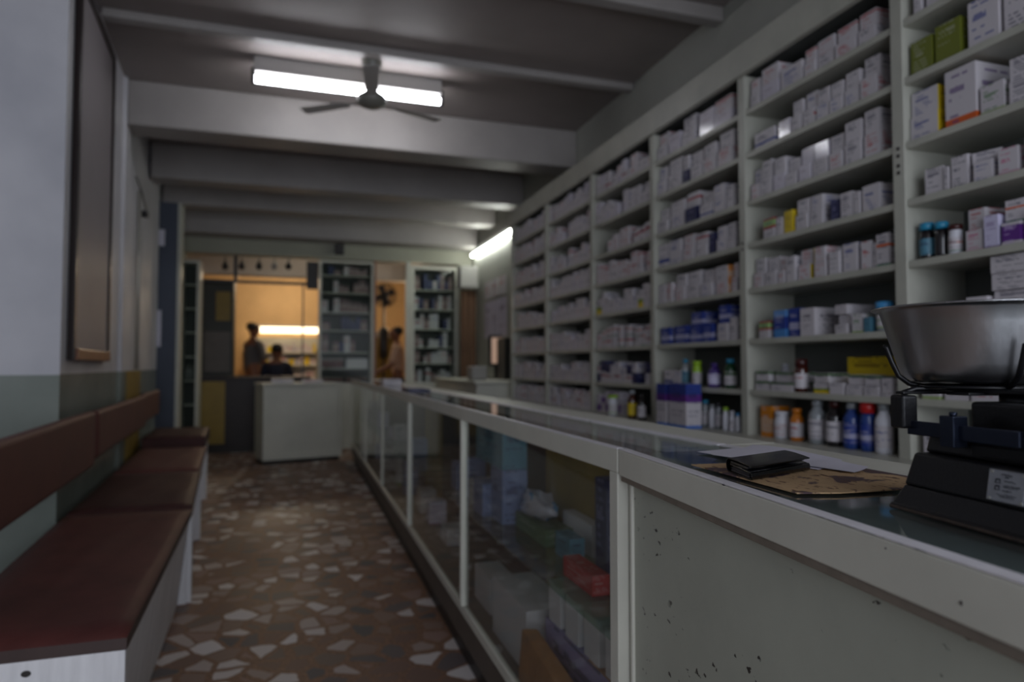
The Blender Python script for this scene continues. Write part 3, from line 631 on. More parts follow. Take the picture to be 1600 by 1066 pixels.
mat('b_lime', rgb(150, 190, 40), .3); mat('b_purple', rgb(70, 50, 120), .25); mat('b_green', rgb(26, 66, 40), .2); mat('b_orange', rgb(190, 110, 24), .3)
mat('b_blue', rgb(38, 64, 128), .25); mat('b_white', rgb(205, 205, 212), .35); mat('b_teal', rgb(40, 130, 165), .35); mat('b_red', rgb(180, 34, 34), .3); mat('b_skyblue', rgb(70, 150, 205), .35)
mat('cap_dark', rgb(60, 24, 22), .3)

def shelf_y(r, x):
    return None
def row(bay, r, items):
    """items: (x0, x1, hpx, n, design[, depth, side]) measured on the shelf front; converted to metres on the shelf."""
    X = XS+.022; k = 0
    ylim0 = PY[[2, 3, 4, 5, 6, 7].index(bay+1)+1] if False else None
    lo = PY[{1: 2, 2: 3, 3: 4, 4: 5}[bay]]+.030; hi = PY[{1: 3, 2: 4, 3: 5, 4: 6}[bay]]-.030
    if r >= 0: top_lim = ([2.575]+SZ)[r]
    z0 = ST[r-0] if r > 0 else ST[0]
    return X, lo, hi
def fill(bay, r, items):
    X = XS+.022; pi = {1: 2, 2: 3, 3: 4, 4: 5}[bay]
    lo = PY[pi]+.029; hi = PY[pi+1]-.029
    lim = ([2.575]+SZ)[r]-.004; z0 = ST[r]
    prev = hi; k = 0
    for it in items:
        x0, x1, hp, n, des = it[:5]; dep = it[5] if len(it) > 5 else .11; side = it[6] if len(it) > 6 else None
        ya = onX(x0, 570, X)[1]; yb = onX(x1, 570, X)[1]
        ya = min(ya, prev-.0015); yb = max(yb, lo)
        if ya-yb < .015: continue
        D = depth(X, (ya+yb)/2); h = hp*D/F; h = min(h, lim-z0)
        w = ya-yb
        if isinstance(des, str): des = [des]*n
        for q in range(n):
            k2 = k
            lay = '' if n == 1 else (', upper' if q == n-1 else ', lower' if q == 0 else ', middle' if n == 3 else [', second up', ', third up'][q-1])
            lab = '%s%s, %s along the %s, %s' % (DESC[des[q]], lay, NTH[k], SH[r], BAY[bay])
            jit = random.uniform(-.006, .008)
            put_carton(X+max(0, jit)+(random.uniform(0, .022) if q else 0), (ya+yb)/2, z0+h/n*q+(.0004*q), dep, (w-.001)*(random.uniform(.9, 1) if q else .985), h/n-.0012, des[q], lab,
                       'cartons on the %s of the %s' % (SH[r], BAY[bay]), random.uniform(-.045, .045) if w > .03 and w < .09 else 0, side)
        k += 1; prev = yb
P_, R_, B_, T_ = 'plain', 'redprint', 'blueprint', 'redtop'
# second bay (the one behind the bowl's left, five-eighths across the picture)
fill(2, 0, [(1178, 1193, 44, 2, [P_, R_]), (1196, 1223, 52, 2, ['shiny', R_]), (1227, 1261, 34, 1, B_), (1264, 1282, 44, 2, [R_, T_]), (1284, 1310, 48, 2, [P_, R_]), (1314, 1347, 50, 2, [R_, T_]), (1351, 1378, 52, 2, [P_, T_])])
fill(2, 1, [(1184, 1216, 26, 1, 'bluestripe'), (1222, 1240, 28, 1, 'shiny'), (1242, 1258, 50, 2, [P_, P_]), (1261, 1279, 54, 2, [P_, B_], .11, 'redstripe'), (1282, 1301, 50, 2, [B_, P_]), (1303, 1323, 50, 2, [B_, P_]), (1326, 1348, 56, 2, [B_, P_]), (1352, 1377, 68, 2, [R_, P_])])
fill(2, 2, [(1177, 1191, 48, 2, [R_, B_]), (1193, 1209, 56, 2, P_), (1213, 1230, 52, 2, ['shiny', P_]), (1232, 1249, 44, 2, P_), (1253, 1272, 54, 2, ['shiny', 'shiny']), (1275, 1298, 54, 2, [P_, 'shiny']), (1301, 1322, 56, 2, [R_, P_]), (1326, 1351, 68, 2, P_), (1355, 1380, 76, 2, [R_, P_])])
fill(2, 3, [(1196, 1214, 32, 1, 'greenred', .1), (1216, 1226, 29, 1, P_), (1229, 1243, 36, 1, 'yellow', .06, 'yellow'), (1247, 1266, 48, 2, P_, .14), (1269, 1289, 49, 2, [P_, B_], .16), (1300, 1314, 34, 1, 'navy', .1), (1318, 1336, 40, 1, P_), (1339, 1349, 37, 1, P_), (1353, 1380, 42, 1, B_, .12)])
fill(2, 4, [(1178, 1194, 46, 2, [R_, P_]), (1197, 1215, 45, 2, P_), (1218, 1228, 41, 2, R_), (1231, 1245, 41, 1, P_), (1248, 1267, 48, 2, [R_, R_], .09, 'yellow'), (1275, 1293, 48, 2, R_), (1298, 1314, 37, 1, P_), (1318, 1340, 46, 1, B_), (1346, 1362, 45, 1, R_), (1365, 1371, 40, 1, P_), (1373, 1394, 52, 1, 'orangestripe')])
fill(2, 5, [(1187, 1203, 27, 1, 'greenred', .08), (1210, 1229, 43, 1, 'blue'), (1232, 1247, 45, 1, 'deepblue'), (1251, 1273, 44, 1, P_, .22), (1305, 1324, 46, 3, P_, .2), (1330, 1347, 30, 1, 'whitegreen', .15), (1351, 1362, 24, 1, 'teal')])
fill(2, 6, [(1178, 1200, 30, 2, 'greenwhite'), (1204, 1238, 30, 2, 'greenwhite'), (1269, 1292, 32, 2, ['yellowgreen', 'greenwhite']), (1295, 1316, 18, 1, P_), (1320, 1345, 32, 2, [P_, 'greenwhite']), (1349, 1373, 32, 2, [P_, 'greenwhite']), (1377, 1394, 30, 1, P_)])
fill(2, 7, [(1186, 1203, 48, 1, 'orange', .1)])
# yellow carton lying at the back of the seventh shelf
put_carton(XS+.15, 2.16, ST[6], .1, .26, .155, 'yellow', 'long yellow carton at the back of the seventh shelf, second bay', 'cartons on the seventh shelf of the second bay')
def bt(x, hp, rpx, z, body, cap, lm, lab, grp, X=None, **kw):
    X = X or XS+.05; p = onX(x, 640, X); D = depth(X, p[1])
    return bottle(X, p[1], z, rpx*D/F, hp*D/F, body, cap, lm, lab, grp, **kw)
G1 = 'bottles on the bottom shelf of the second bay'; zb = ST[7]
bt(1222, 42, 12, zb, 'b_white', 'b_white', 'carton_redprint', 'squat white bottle beside the orange carton, bottom shelf', G1, neck=.8)
bt(1245, 50, 10.5, zb, 'b_orange', 'b_orange', 'carton_redprint', 'amber-orange bottle with pale label, bottom shelf of second bay', G1, neck=.6)
bt(1277, 68, 13, zb, 'b_clear', 'b_clear', 'carton_plain', 'tall clear grey bottle standing left of the dark capped bottle', G1)
bt(1304, 70, 13, zb, 'b_dark', 'cap_dark', 'carton_plain', 'dark bottle with white label between clear and blue bottles', G1)
bt(1331, 72, 13, zb, 'b_blue', 'b_clear', 'carton_deepblue', 'blue bottle with grey cap, left of the red capped one', G1)
bt(1356, 76, 11.5, zb, 'b_blue', 'b_red', 'carton_deepblue', 'blue bottle with a bright red cap on the bottom shelf', G1, caph=.22, neck=.9)
bt(1381, 78, 13, zb, 'b_white', 'b_clear', 'carton_blueprint', 'white bottle with sky blue shoulder beside the red capped bottle', G1, neck=.6)
bt(1253, 52, 10.5, ST[6], 'b_brown', 'cap_dark', 'carton_redprint', 'dark brown bottle with red cap among green striped cartons', 'bottles on the seventh shelf of the second bay', neck=.8, caph=.25)
for k, x in enumerate((1190, 1212, 1228)):
    bt(x, 40, 7, ST[6], 'b_white', 'b_white', None, 'small white bottle behind the green striped cartons, %s from left' % NTH[k], 'small white bottles on the seventh shelf', X=XS+.21, neck=.6)
bt(1386, 47, 12, ST[5], 'b_clear', 'b_skyblue', 'carton_whitegreen', 'tub with sky blue lid near the bowl rim, sixth shelf', 'bottles on the sixth shelf of the second bay', neck=.95, caph=.3)
# nearest bay, cut by the right frame edge
fill(1, 0, [(1440, 1452, 50, 1, 'plain'), (1458, 1500, 60, 1, B_), (1508, 1560, 64, 2, P_), (1570, 1620, 60, 1, R_)])
fill(1, 1, [(1434, 1469, 54, 1, 'olive', .15), (1473, 1514, 62, 1, 'olive', .15), (1519, 1522, 40, 1, P_), (1526, 1576, 76, 1, B_, .2), (1582, 1640, 70, 1, P_), (1650, 1700, 70, 1, R_)])
fill(1, 2, [(1428, 1474, 78, 2, B_, .10, 'yellow'), (1486, 1536, 92, 1, 'orangebase', .2), (1541, 1580, 48, 1, 'whitegreen', .05), (1588, 1640, 76, 2, P_, .2), (1650, 1700, 60, 1, B_)])
fill(1, 3, [(1450, 1479, 42, 1, P_), (1482, 1489, 38, 1, P_), (1493, 1519, 50, 1, P_, .13), (1528, 1558, 32, 1, B_, .1), (1568, 1600, 42, 1, 'pinkprint'), (1610, 1660, 50, 1, P_), (1668, 1720, 40, 1, R_)])
fill(1, 4, [(1512, 1539, 68, 2, ['pinkprint', R_], .16), (1543, 1566, 52, 1, 'lilac'), (1571, 1602, 72, 2, ['purple', 'orangestripe'], .12), (1612, 1660, 50, 1, P_)])
fill(1, 5, [(1440, 1468, 34, 1, 'purplefull'), (1472, 1506, 40, 1, 'brownpack'), (1511, 1543, 46, 1, P_, .14), (1548, 1620, 112, 4, P_, .2), (1630, 1690, 70, 2, B_)])
fill(1, 6, [(1440, 1468, 40, 1, 'whitegreen'), (1474, 1510, 44, 2, P_), (1516, 1560, 50, 1, R_), (1570, 1620, 40, 1, B_)])
fill(1, 7, [(1440, 1470, 50, 1, P_), (1476, 1510, 44, 1, B_), (1520, 1570, 60, 2, P_)])
put_carton(XS+.04, onX(1545, 570, XS+.04)[1], ST[3]+.0665, .09, .085, .034, P_, 'small white carton lying on top of another, fourth shelf, nearest bay', 'cartons on the fourth shelf of the nearest bay', .25)
G2 = 'bottles on the fifth shelf of the nearest bay'
bt(1455, 58, 11, ST[4], 'b_dark', 'b_teal', 'carton_teal', 'dark bottle with teal lid, leftmost on its shelf in the nearest bay', G2, neck=.85, caph=.2)
bt(1478, 56, 10, ST[4], 'b_dark', 'b_teal', None, 'dark bottle with teal lid and no pale label, beside orange-capped one', G2, neck=.85, caph=.2)
bt(1500, 48, 10, ST[4], 'b_white', 'cap_dark', 'carton_orangestripe', 'white bottle with orange band right of two teal-lidded bottles', G2, neck=.9, caph=.18)
# third bay
fill(3, 0, [(1025, 1044, 42, 2, [P_, R_]), (1048, 1066, 30, 1, 'shiny'), (1069, 1089, 46, 2, [P_, P_]), (1095, 1119, 40, 1, 'shiny'), (1121, 1147, 44, 2, ['shiny', T_])])
fill(3, 1, [(1025, 1042, 44, 2, B_), (1046, 1066, 48, 2, P_), (1070, 1079, 44, 2, ['navy', P_]), (1082, 1099, 44, 2, P_), (1102, 1121, 46, 2, [R_, P_]), (1125, 1148, 54, 2, [R_, P_])])
fill(3, 2, [(1025, 1045, 38, 2, P_), (1049, 1070, 43, 2, [B_, P_]), (1073, 1091, 48, 2, ['navy', 'redstripe']), (1096, 1115, 40, 2, ['bluestripe', P_]), (1118, 1135, 44, 2, B_), (1138, 1149, 38, 2, P_)])
fill(3, 3, [(1029, 1044, 36, 1, 'bluestripe'), (1047, 1065, 38, 1, 'blueprint'), (1069, 1086, 40, 2, [R_, R_]), (1089, 1106, 38, 2, [P_, 'redstripe']), (1109, 1118, 34, 1, 'navy'), (1122, 1136, 40, 2, B_), (1138, 1150, 42, 2, P_)])
fill(3, 4, [(1030, 1040, 30, 1, P_), (1042, 1052, 31, 1, R_), (1056, 1071, 42, 2, [R_, P_]), (1074, 1092, 44, 2, P_), (1096, 1114, 42, 2, [B_, P_]), (1119, 1139, 44, 2, [R_, P_], .1, 'orange'), (1143, 1151, 46, 2, R_)])
fill(3, 5, [(1033, 1048, 26, 1, 'deepblue', .09), (1054, 1073, 28, 1, 'deepblue'), (1077, 1095, 48, 2, 'deepblue', .1), (1098, 1112, 28, 1, 'deepblue'), (1122, 1138, 56, 2, ['blueprint', 'deepblue'], .1), (1141, 1151, 36, 1, P_)])
fill(3, 6, [(1037, 1049, 24, 1, 'bluestripe'), (1051, 1064, 24, 1, 'blueprint')])
G3 = 'bottles on the seventh shelf of the third bay'
bt(1072, 42, 6.5, ST[6], 'b_clear', 'b_teal', 'carton_teal', 'slim clear bottle with blue-grey cap left of the lime bottle', G3)
bt(1090, 40, 7.5, ST[6], 'b_lime', 'b_lime', 'carton_plain', 'lime green bottle on the seventh shelf of the third bay', G3, neck=.8)
bt(1117, 38, 10, ST[6], 'b_purple', 'b_purple', 'carton_lilac', 'purple bottle standing between lime and dark green bottles', G3, neck=.5)
bt(1142, 46, 9.5, ST[6], 'b_green', 'b_teal', 'carton_greenwhite', 'dark green bottle with blue cap at right end of shelf', G3, neck=.6)
G4 = 'small bottles along the bottom ledge of the third bay'
sm = [(1091, 34, 6, 'b_clear', 'b_clear'), (1102, 42, 6, 'b_clear', 'b_teal'), (1113, 36, 6, 'b_white', 'b_clear'), (1123, 40, 5, 'b_clear', 'b_dark'), (1134, 36, 5, 'b_white', 'b_lime'), (1144, 32, 4.5, 'b_white', 'b_white'), (1153, 30, 4.5, 'b_white', 'b_skyblue')]
cn = {'b_clear': 'clear', 'b_teal': 'teal', 'b_dark': 'dark', 'b_lime': 'green', 'b_white': 'white', 'b_skyblue': 'sky blue'}
for k, (x, hp, rp, bm_, cp) in enumerate(sm):
    bt(x, hp, rp, zb, bm_, cp, 'carton_plain' if k % 2 else None, 'small %s bottle with %s cap, %s right of the big blue cartons' % (cn[bm_], cn[cp], NTH[k]), G4, X=XS+.05-.02*(k > 3), neck=.7)
# two big blue and white cartons standing on the ledge in front of the shelves
for k, (x0, x1, hp) in enumerate(((1026, 1041, 64), (1045, 1072, 68))):
    X = XS-.115; ya = onX(x0, 640, X)[1]; yb = onX(x1, 640, X)[1]; D = depth(X, (ya+yb)/2)
    put_carton(X, (ya+yb)/2, .793, .095, ya-yb, hp*D/F, 'bluewhite', ['narrow tall blue and white carton on the ledge, left of the larger one', 'large tall blue and white carton standing on the ledge before the third bay'][k], 'big blue cartons on the ledge')
# fourth bay: individual cartons, themed per shelf
themes = {0: ['shiny', P_, R_, 'redstripe'], 1: [P_, P_, B_, 'shiny'], 2: [R_, 'redstripe', P_, R_], 3: [R_, 'redprint', P_, 'redtop'], 4: [P_, B_, 'yellowgreen', P_], 5: [P_, 'orangestripe', 'redstripe', R_], 6: [B_, 'redstripe', P_, 'navy'], 7: [P_, 'shiny', 'purple']}
def spread(bay, r, rnd, theme):
    pi = {1: 2, 2: 3, 3: 4, 4: 5, 5: 6, 6: 7}[bay]; lo = PY[pi]+.032; hi = PY[pi+1]-.032
    lim = ([2.575]+SZ)[r]-.006-ST[r]; y = hi-rnd.uniform(0, .03); out = []
    while y > lo+.05:
        w = rnd.uniform(.05, .09); w = min(w, y-lo)
        if rnd.random() < .12: y -= rnd.uniform(.02, .07); continue
        n = 2 if rnd.random() < .65 else 1; h = rnd.uniform(.12, .16) if n == 2 else rnd.uniform(.07, .12)
        h = min(h, lim)
        out.append((y-w, y, h, n, rnd.choice(theme), rnd.choice(theme), rnd.uniform(.08, .15))); y -= w+.003
    return out
rnd = random.Random(11); FAR = []
for r in range(8):
    for k, (ya, yb, h, n, d1, d2, dep) in enumerate(spread(4, r, rnd, themes[r])):
        if r == 7 and ya < 4.05: continue
        for q in range(n):
            lay = '' if n == 1 else (', upper' if q else ', lower')
            des = d2 if q else d1
            if NBOX >= 297: FAR.append((XS+.022, XS+.022+dep, ya+.0005, yb-.0005, ST[r]+q*h/n+.0004, ST[r]+(q+1)*h/n-.0006, des)); continue
            put_carton(XS+.022, (ya+yb)/2, ST[r]+q*h/n+.0003*q, dep, yb-ya, h/n-.0006, des, '%s%s, %s along the %s, fourth bay' % (DESC[des], lay, NTH[k], SH[r]), 'cartons on the %s of the fourth bay' % SH[r])
G5 = 'bottles on the bottom shelf of the fourth bay'
bt(988, 44, 7, zb, 'b_brown', 'b_clear', 'carton_yellow', 'tall brown bottle with yellow label in the fourth bay', G5, X=XS-.06)
bt(1003, 40, 6.5, zb, 'b_dark', 'b_dark', 'carton_plain', 'dark bottle with white label at right end of fourth bay', G5, X=XS-.06)
bt(958, 32, 8, zb, 'b_white', 'b_lime', 'carton_whitegreen', 'white tub with green lid on the ledge of the fourth bay', G5, X=XS-.06, neck=.9)
# every carton farther off: one object
st = MB(); names = ['plain', 'redprint', 'blueprint', 'shiny', 'redstripe', 'orangestripe', 'navy', 'bluestripe', 'yellow', 'rose', 'blue', 'yellowgreen', 'purple', 'redtop']
def stbox(x0, x1, y0, y1, z0, z1, d):
    st.cur = names.index(d); st.box(x0, x1, y0, y1, z0, z1)
for q in FAR: stbox(*q)
for bay in (5, 6):
    for r in range(8):
        for ya, yb, h, n, d1, d2, dep in spread(bay, r, rnd, ['plain', 'redprint', 'plain', 'blueprint', 'shiny', 'plain', 'redstripe' if r in (2, 7) else 'plain']):
            for q in range(n): stbox(XS+.022, XS+.022+dep, ya+.0005, yb-.0005, ST[r]+q*h/n+.0004, ST[r]+(q+1)*h/n-.0006, d2 if q else d1)
STUFF = st

# ================================================================ COUNTER SCALE
a_ = Vector((-.12, -.9928, 0)); b_ = Vector((.9928, -.12, 0)); O_ = Vector((.638, .594, ZT+.0005))
def sp(a, b, z): return O_+a_*a+b_*b+Vector((0, 0, z))
def fr(a0, a1, b0, b1, z): return [sp(a0, b0, z), sp(a0, b1, z), sp(a1, b1, z), sp(a1, b0, z)]
def frustum(mb, lo, hi, z0, z1): return mb.hexa(fr(*lo, z0)[::-1], fr(*hi, z1)[::-1])
t = thing('counter_scale', 'black cast-iron counter scale standing on the near counter', 'weighing scale', sp(.14, .09, 0))
BD = .172
b = MB(); frustum(b, (0, .30, 0, BD), (0, .30, 0, BD), 0, .004); b.build('base_rim', 'rust_edge', t, bevel=.0015)
b = MB(); frustum(b, (0, .30, 0, BD), (.003, .297, .003, BD-.003), .004, .007); frustum(b, (.003, .297, .003, BD-.003), (.012, .288, .011, BD-.011), .007, .027)
b.build('base_flange', 'black_iron', t, bevel=.0015)
b = MB(); frustum(b, (.011, .289, .010, BD-.010), (.020, .28, .0165, BD-.0165), .027, .064); b.build('base_body', 'black_iron', t, bevel=.0035, seg=4)
b = MB(); frustum(b, (.022, .27, .028, BD-.03), (.026, .27, .032, BD-.03), .064, .090); frustum(b, (.065, .27, .045, BD-.03), (.065, .27, .045, BD-.03), .088, .122); b.build('upper_body', 'black_iron', t, bevel=.004, seg=3)
# head housing over the weight side
c = sp(.178, .055, 0); b = MB()
b.lathe([(.04, .064), (.043, .075), (.043, .112), (.040, .120), (.030, .1245), (.0, .125)], (c.x, c.y, ZT), 28, cap=False); b.build('housing', 'black_iron', t)
# balance beam, slider and counterweight block
b = MB(); frustum(b, (.016, .15, .012, .018), (.016, .15, .012, .018), .0835, .099); b.build('balance_beam', 'blue_steel', t, bevel=.001)
b = MB(); frustum(b, (.066, .084, .006, .024), (.066, .084, .006, .024), .076, .108); b.lathe([(.004, 0), (.004, .004)], tuple(sp(.075, .015, .108)), 10)
b.build('slider', 'blue_steel', t, bevel=.004, seg=3)
b = MB(); frustum(b, (.002, .022, .002, .022), (.002, .022, .002, .022), .090, .127); b.build('balance_block', 'black_iron', t, bevel=.003, seg=3)
b = MB(); frustum(b, (.09, .15, .02, .03), (.09, .15, .02, .03), .070, .080); b.build('lower_link', 'black_steel', t, bevel=.001)
b = MB()
P = [sp(.0, .02, .128), sp(.004, .035, .1335), sp(.02, .07, .1345), sp(.03, .10, .1345)]
b.tube(P, .0035, 8)
frustum(b, (-.03, .15, .07, .13), (-.03, .15, .07, .13), .1300, .1345); frustum(b, (.0, .012, .012, .08), (.0, .012, .012, .08), .1275, .1310)
frustum(b, (.03, .06, .05, .15), (.03, .06, .05, .15), .1275, .1310)
b.tube([sp(.12, .06, .133), sp(.15, .05, .130), sp(.165, .05, .124)], .004, 8)
b.build('cross_arm', 'black_steel', t, bevel=.001)
b = MB(); b.tube([sp(.075, .10, .11), sp(.075, .10, .132)], .020, 12); b.build('pan_stem', 'black_steel', t)
# pan cradle: ring and four bent arms
pc = Vector((.740, .568, 0)); zp = ZT+.1365
b = MB()
b.tube([(pc.x+.062*math.cos(k*math.pi/16), pc.y+.062*math.sin(k*math.pi/16), zp) for k in range(32)], .0022, 8, closed=True)
for dg in (155, 245, 335, 65):
    a = math.radians(dg); q = Vector((math.cos(a), math.sin(a), 0))
    b.tube([pc+q*.0+Vector((0, 0, zp)), pc+q*.055+Vector((0, 0, zp)), pc+q*.070+Vector((0, 0, zp+.003)), pc+q*.0815+Vector((0, 0, zp+.012)), pc+q*.0885+Vector((0, 0, zp+.028)), pc+q*.0945+Vector((0, 0, zp+.045)), pc+q*.0975+Vector((0, 0, zp+.0475))], [.0032]*6+[.0015], 8)
b.build('pan_cradle', 'black_steel', t)
# maker's plate with its small print and marks
pl_ = MB()
def face(a, z, out=0.0):   # a point on the sloping front of the base body
    f = (z-.027)/.037; return sp(a, .010+.0065*f-.0006-out, z)
def quad(mb, a0, a1, z0, z1, out, th=.0008):
    mb.hexa([face(a0, z0, out+th), face(a1, z0, out+th), face(a1, z0, out), face(a0, z0, out)], [face(a0, z1, out+th), face(a1, z1, out+th), face(a1, z1, out), face(a0, z1, out)])
quad(pl_, .1165, .1545, .0315, .0605, 0, .0012)
mat('plate_metal', rgb(150, 152, 158), .45, metal=.4, noise=.15, scale=80); mat('plate_ink', rgb(40, 42, 50), .5)
np_ = pl_.build('nameplate', 'plate_metal', t, bevel=.0004); np_['label'] = 'silver maker plate with tiny dark print'
b = MB()
for aa, zz in ((.1205, .0335), (.153, .0335), (.1205, .0585), (.153, .0585)):
    q = face(aa, zz, .0018); b.poly([q+b_*-.0008+Vector((math.cos(k)*0, 0, 0))+a_*.0013*math.cos(k*math.pi/4)+Vector((0, 0, .0013*math.sin(k*math.pi/4))) for k in range(8)]+[q+b_*.0006+a_*.0013*math.cos(k*math.pi/4)+Vector((0, 0, .0013*math.sin(k*math.pi/4))) for k in range(8)], [tuple(range(8))]+[(k, (k+1) % 8, 8+(k+1) % 8, 8+k) for k in range(8)])
b.build('rivets', 'steel_pipe', np_)
b = MB(); rp = random.Random(5)
def sq(a0, a1, z, w=.00022):   # a wavering pen line
    n = 14; pts = [(a0+(a1-a0)*k/n, z+rp.uniform(-.0006, .0006)) for k in range(n+1)]
    for (p, z1), (q, z2) in zip(pts, pts[1:]):
        b.hexa([face(p, z1-w, .0017), face(q, z2-w, .0017), face(q, z2-w, .0011), face(p, z1-w, .0011)], [face(p, z1+w, .0017), face(q, z2+w, .0017), face(q, z2+w, .0011), face(p, z1+w, .0011)])
sq(.130, .141, .0565, .0004); sq(.134, .138, .0545)
sq(.1335, .145, .0508); sq(.1335, .150, .0470); sq(.1335, .1475, .0455); sq(.132, .142, .0420); sq(.127, .147, .0382); sq(.130, .145, .0363)
for zc in (.0502, .0440):   # the two small domed outlines
    for (p0, z0_), (p1, z1_) in (((.1248, zc-.0018), (.1248, zc+.0008)), ((.1248, zc+.0008), (.1262, zc+.0021)), ((.1262, zc+.0021), (.1278, zc+.0021)), ((.1278, zc+.0021), (.1292, zc+.0008)), ((.1292, zc+.0008), (.1292, zc-.0018)), ((.1240, zc-.0018), (.1300, zc-.0018))):
        w = .00028; dz = abs(z1_-z0_) < .0003; da = abs(p1-p0) < .0003
        ea = w if not dz else 0; ez = w if not da else 0
        b.hexa([face(min(p0, p1)-ea, min(z0_, z1_) - (w if dz else 0), .0017), face(max(p0, p1)+ea, min(z0_, z1_)-(w if dz else 0), .0017), face(max(p0, p1)+ea, min(z0_, z1_)-(w if dz else 0), .0011), face(min(p0, p1)-ea, min(z0_, z1_)-(w if dz else 0), .0011)],
               [face(min(p0, p1)-ea, max(z0_, z1_)+(w if dz else 0), .0017), face(max(p0, p1)+ea, max(z0_, z1_)+(w if dz else 0), .0017), face(max(p0, p1)+ea, max(z0_, z1_)+(w if dz else 0), .0011), face(min(p0, p1)-ea, max(z0_, z1_)+(w if dz else 0), .0011)])
b.build('lettering', 'plate_ink', np_)
# steel bowl
zb_ = zp+.0040
prof = [(.0, 0), (.055, 0), (.063, .0012), (.069, .005), (.0735, .012), (.077, .022), (.090, .066), (.0945, .082), (.0965, .085), (.1015, .0872), (.1030, .0862), (.1035, .0846),
        ]
b = MB(); outer = prof; inner = [(r-.0012, z+.0012) for r, z in prof[:9]][::-1]
full = outer[:9]+[(.1020, .0850), (.1034, .0856), (.1036, .0868), (.1022, .0876), (.0975, .0868)]+inner
b.lathe([(max(r, .0001), z) for r, z in full], (pc.x, pc.y, zb_), 96, cap=False)
solo(b, 'steel_bowl', 'stainless', 'flared stainless steel pan resting on the cradle of the black scale', 'bowl')

# ================================================================ WALLET, PAPERS, MAT
def mat_paper():
    m = mat('kraft_print', rgb(190, 158, 118), .7, noise=.15, scale=25)
    N = m.node_tree.nodes; L = m.node_tree.links; b = N['Principled BSDF']; src = b.inputs['Base Color'].links[0].from_socket
    tc = N.new('ShaderNodeTexCoord'); n = N.new('ShaderNodeTexNoise'); n.inputs['Scale'].default_value = 14; n.inputs['Detail'].default_value = 7; n.inputs['Distortion'].default_value = .8
    L.new(tc.outputs['Object'], n.inputs[0]); r = N.new('ShaderNodeValToRGB'); L.new(n.outputs[0], r.inputs[0])
    r.color_ramp.elements[0].position = .53; r.color_ramp.elements[0].color = (0, 0, 0, 1); r.color_ramp.elements[1].position = .57; r.color_ramp.elements[1].color = (1, 1, 1, 1)
    mx = N.new('ShaderNodeMix'); mx.data_type = 'RGBA'; L.new(r.outputs[0], mx.inputs[0]); L.new(src, mx.inputs[6]); mx.inputs[7].default_value = (*rgb(86, 66, 70), 1)
    w = N.new('ShaderNodeTexNoise'); w.inputs['Scale'].default_value = 120; w.inputs['Detail'].default_value = 2; mp = N.new('ShaderNodeMapping'); mp.inputs['Scale'].default_value = (1, .35, 1); mp.inputs['Rotation'].default_value = (0, 0, .4)
    L.new(tc.outputs['Object'], mp.inputs[0]); L.new(mp.outputs[0], w.inputs[0]); g = N.new('ShaderNodeMath'); g.operation = 'GREATER_THAN'; L.new(w.outputs[0], g.inputs[0]); g.inputs[1].default_value = .62
    m2 = N.new('ShaderNodeMix'); m2.data_type = 'RGBA'; m2.inputs[7].default_value = (*rgb(110, 80, 58), 1); L.new(g.outputs[0], m2.inputs[0]); L.new(mx.outputs[2], m2.inputs[6])
    L.new(m2.outputs[2], b.inputs['Base Color'])
mat_paper()
zt = ZT+.0022
M4 = [(.598, .930), (.589, .683), (.640, .668), (.735, .664), (.828, .715), (.828, .850), (.800, .905)]
solo(MB().prism(M4, zt-.0005, zt+.0012), 'place_mat', 'kraft_print', 'brown printed card mat with worn edges lying under the black wallet', 'mat')
z1 = zt+.0016
def sheet(pts, z, curl, name, m, lab, cat):
    # bilinear sheet with a lifted far edge
    n = 10; b = MB(); P = [Vector((*p, 0)) for p in pts]; top = []
    for i in range(n+1):
        for j in range(n+1):
            u, v = i/n, j/n; q = P[0]*(1-u)*(1-v)+P[1]*u*(1-v)+P[2]*u*v+P[3]*(1-u)*v
            top.append((q.x, q.y, z+curl*(v**3)*(.6+.4*math.sin(3*u))+.0006*math.sin(7*u)*v))
    k = len(top); vs = top+[(x, y, zz-.0003) for x, y, zz in top]; fs = []
    for i in range(n):
        for j in range(n):
            a = i*(n+1)+j; fs += [(a, a+n+1, a+n+2, a+1), (k+a, k+a+1, k+a+n+2, k+a+n+1)]
    b.poly(vs, fs, smooth=True)
    o = b.build(name, m, loc=(P[0].x, P[0].y, z), recalc=False); return tag(o, lab, cat)
sheet([(.690, 1.010), (.742, .815), (.822, .850), (.822, 1.07)], z1+.0010, .010, 'paper_sheet', 'paper', 'upper white paper sheet with a lifted far edge behind the wallet', 'paper')
sheet([(.745, .860), (.765, .770), (.812, .790), (.818, .90)], z1+.0028, .004, 'paper_sheet', 'paper', 'small folded white receipt to the right of the wallet', 'paper')
sheet([(.700, 1.07), (.715, .95), (.80, .99), (.80, 1.09)], z1-.0013, .001, 'paper_sheet', 'paper', 'lowest white paper sheet peeking out left behind the wallet', 'paper')
# wallet (trifold, closed): fold spine at left, flap over
t = thing('wallet', 'closed black leather trifold wallet lying on the printed mat', 'wallet', (.66, .81, z1))
wa = Vector((.587, .766, 0)); wb = Vector((.730, .817, 0)); wc = Vector((.735, .885, 0)); wd = Vector((.608, .856, 0))
def wal(z0, z1_, i0=0, i1=0, i2=0, i3=0, grow=0, zr=0):
    cen = (wa+wb+wc+wd)/4
    ps = []
    for p, ins in ((wa, i0), (wb, i1), (wc, i2), (wd, i3)):
        d = (cen-p); d.normalize(); ps.append(p+d*ins)
    return MB().hexa([p+Vector((0, 0, z0)) for p in ps], [p+Vector((0, 0, z1_)) for p in ps])
e1 = (wb-wa).normalized(); e2 = (wd-wa).normalized(); Lx = (wb-wa).length; Ly = .085
def wpt(u, v, z): return wa+e1*u+e2*v+Vector((0, 0, z1+z))
